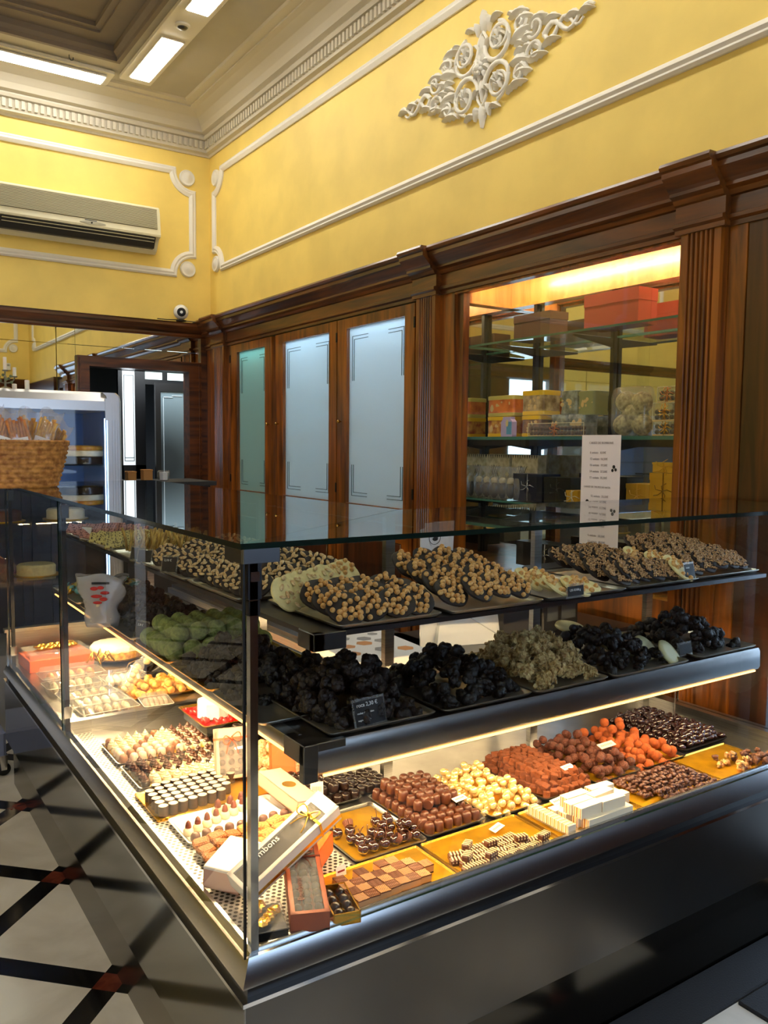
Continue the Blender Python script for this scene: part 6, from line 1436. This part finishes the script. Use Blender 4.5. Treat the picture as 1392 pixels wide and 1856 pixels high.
for k in range(6):
    t = thing('sweet_pouch', 'cellophane pouch with pale top and dark sweets, %s from the left under the printed bags' % ORD[k], 'snack bag', (VX - .075, 3.385 - .062 * k, z3 + .001), (0, 0, .2))
    obj('dark_sweets', MB().ball((0, 0, .045), .028, 12, 8, (.6, 1, 1.5), None, .12), PCH, t, 'all')
    obj('pale_topping', MB().ball((0, 0, .092), .022, 10, 6, (.6, 1, .8), None, .12), WHITEC, t, 'all')
    b = MB().loft([[(.02 * q * math.cos(a), .03 * q * math.sin(a), z) for a in [2 * PI * i / 14 for i in range(14)]] for q, z in ((.9, 0), (1.1, .03), (1.05, .10), (.4, .125), (1, .15), (1.2, .165))]); obj('film', b, FILM, t, 'all')
def ribbon_box(y, z, w, h, d, m_, rib, label, x=None):
    t = thing('ribboned_box', label, 'gift box', (x or VX - .03, y, z)); obj('box_body', MB().box(-d / 2, d / 2, -w / 2, w / 2, 0, h * .82), m_, t); obj('lid', MB().box(-d / 2 - .002, d / 2 + .002, -w / 2 - .002, w / 2 + .002, h * .82, h), m_, t)
    b = MB().box(-d / 2 - .003, -d / 2 - .002, -.003, .003, 0, h)
    for k in range(5):
        a = k * 1.25 + .3; b.tube([(-d / 2 - .004, 0, h * .55), (-d / 2 - .012, .03 * math.cos(a), h * .55 + .02 * math.sin(a)), (-d / 2 - .006, .05 * math.cos(a + .4), h * .55 + .035 * math.sin(a + .4))], .0018, 5)
    obj('ribbon_bow', b, rib, t, 'all'); return t
SRIB = mat('silver_ribbon', (200, 204, 210), .25, .8)
NAVY = mat('navy_card', (22, 26, 46), .35); BLK = mat('black_card', (20, 22, 24), .4)
GBX = mat('gold_box', (226, 172, 44), .4, 0)
ribbon_box(3.0, z3, .20, .135, .12, NAVY, SRIB, 'navy blue box tied with silver ribbon on the lower glass shelf of the vitrine')
ribbon_box(2.80, z3, .17, .125, .12, BLK, BLK, 'plain black box right of the navy one in the vitrine')
ribbon_box(2.68, z3, .07, .07, .08, GBX, mat('cream_seal', (232, 220, 190), .5), 'small gold box with white seal left of the hanging price list', VX - .075)
ribbon_box(2.33, z3, .12, .115, .12, GBX, GBX, 'gold box partly hidden by the hanging price list')
ribbon_box(2.20, z3, .135, .165, .12, GBX, mat('old_gold', (150, 106, 24), .3, .6), 'tall gold box with gold ribbon at the right end of the vitrine')
ribbon_box(2.20, z3 + .167, .12, .042, .11, mat('gold_lid_box', (230, 180, 54), .35, 0), GBX, 'flat gold box lying on the tall gold box')
ribbon_box(2.87, z3 - .32, .4, .12, .12, BLK, SRIB, 'low black box at the bottom of the vitrine')
ribbon_box(2.20, z3 - .32, .12, .16, .12, GBX, GBX, 'gold box at the bottom right of the vitrine')
# hanging price list
t = thing('price_list', 'long white paper price list taped on the vitrine glass', 'price list', (2.757, 2.452, 1.215))
obj('paper_sheet', MB().box(0, .0012, -.108, .108, -.12, .39), mat('list_paper', (240, 234, 238), .6), t)
GI = mat('pale_print', (150, 140, 146), .6)
R_ = (PI / 2, 0, -PI / 2)
yy = .352
for s_, sz, xo, dy in (('CAIXES DE BOMBONS', .0135, .065, .042), ('6 unitats   8,50€', .0135, .06, .027), ('12 unitats  16,50€', .0135, .06, .027), ('16 unitats  19,50€', .0135, .06, .027), ('24 unitats  27,50€', .0135, .06, .027), ('32 unitats  35,50€', .0135, .06, .04), ('CAIXES DE TRUFES DE NATA', .0115, .09, .040), ('12 unitats  20,50€', .0135, .05, .027), ('24 unitats  39,50€', .0135, .05, .027), ('36 unitats  45,00€', .0135, .05, .034), ('TRUFES DE XOCOLATA', .0125, .09, .040), ('CAIXES DE CATANIES', .0115, .08, .044), ('6 unitats   20,50€', .0135, .06, .027), ('12 unitats  40,50€', .0135, .06, .027)):
    writing('lettering', s_, sz, GI, t, (-.0006, xo, yy), R_); yy -= dy
b = MB()
for cy, cz_, r in ((-.075, .255, .008), (-.085, .243, .007), (-.068, .240, .007), (.068, .100, .010), (.060, .088, .009), (.076, .088, .009), (-.07, .022, .007), (-.08, .015, .006)): b.ball((-.001, cy, cz_), r, 10, 6, (.1, 1, 1))
obj('truffle_print', b, INK, t)
# tins reflected at the left end belong to the mirror; floor trolley wheel at the left edge
t = thing('trolley', 'corner of a small white trolley on a castor at the left edge', 'trolley', (.622, 4.13, 0))
obj('deck', MB().bbox(-.40, .012, -.05, .30, .10, .215, .012), mat('trolley_grey', (120, 126, 150), .4), t)
obj('castor', MB().lathe([(.026, -.011), (.03, -.009), (.03, .009), (.026, .011)], 24).xf(Matrix.Translation((0, -.03, .032)) @ Matrix.Rotation(PI / 2, 4, 'X')), BLACKM, t, 40)
obj('castor_fork', MB().prism([(-.012, .03), (.012, .03), (.018, .1), (-.018, .1)], 1, -.048, -.042).prism([(-.012, .03), (.012, .03), (.018, .1), (-.018, .1)], 1, -.018, -.012), CHROME, t)
# leftovers of prototypes that were never placed
for o in [o for o in bpy.data.objects if o.get('label') == 'x' and o.parent is None and o.name not in USED]:
    for k in list(o.children): bpy.data.objects.remove(k)
    bpy.data.objects.remove(o)
# cool fill light added in the back room, its source unseen
bl = bpy.data.lights.new('back_room_lamp', 'AREA'); bl.energy = 14; bl.size = .5; bl.color = (.85, .93, 1)
o = bpy.data.objects.new('back_room_lamp', bl); COL.objects.link(o); o.location = (2.6, 7.35, 2.45); tag(o, 'cool lamp in the room beyond the doorway', 'lamp')
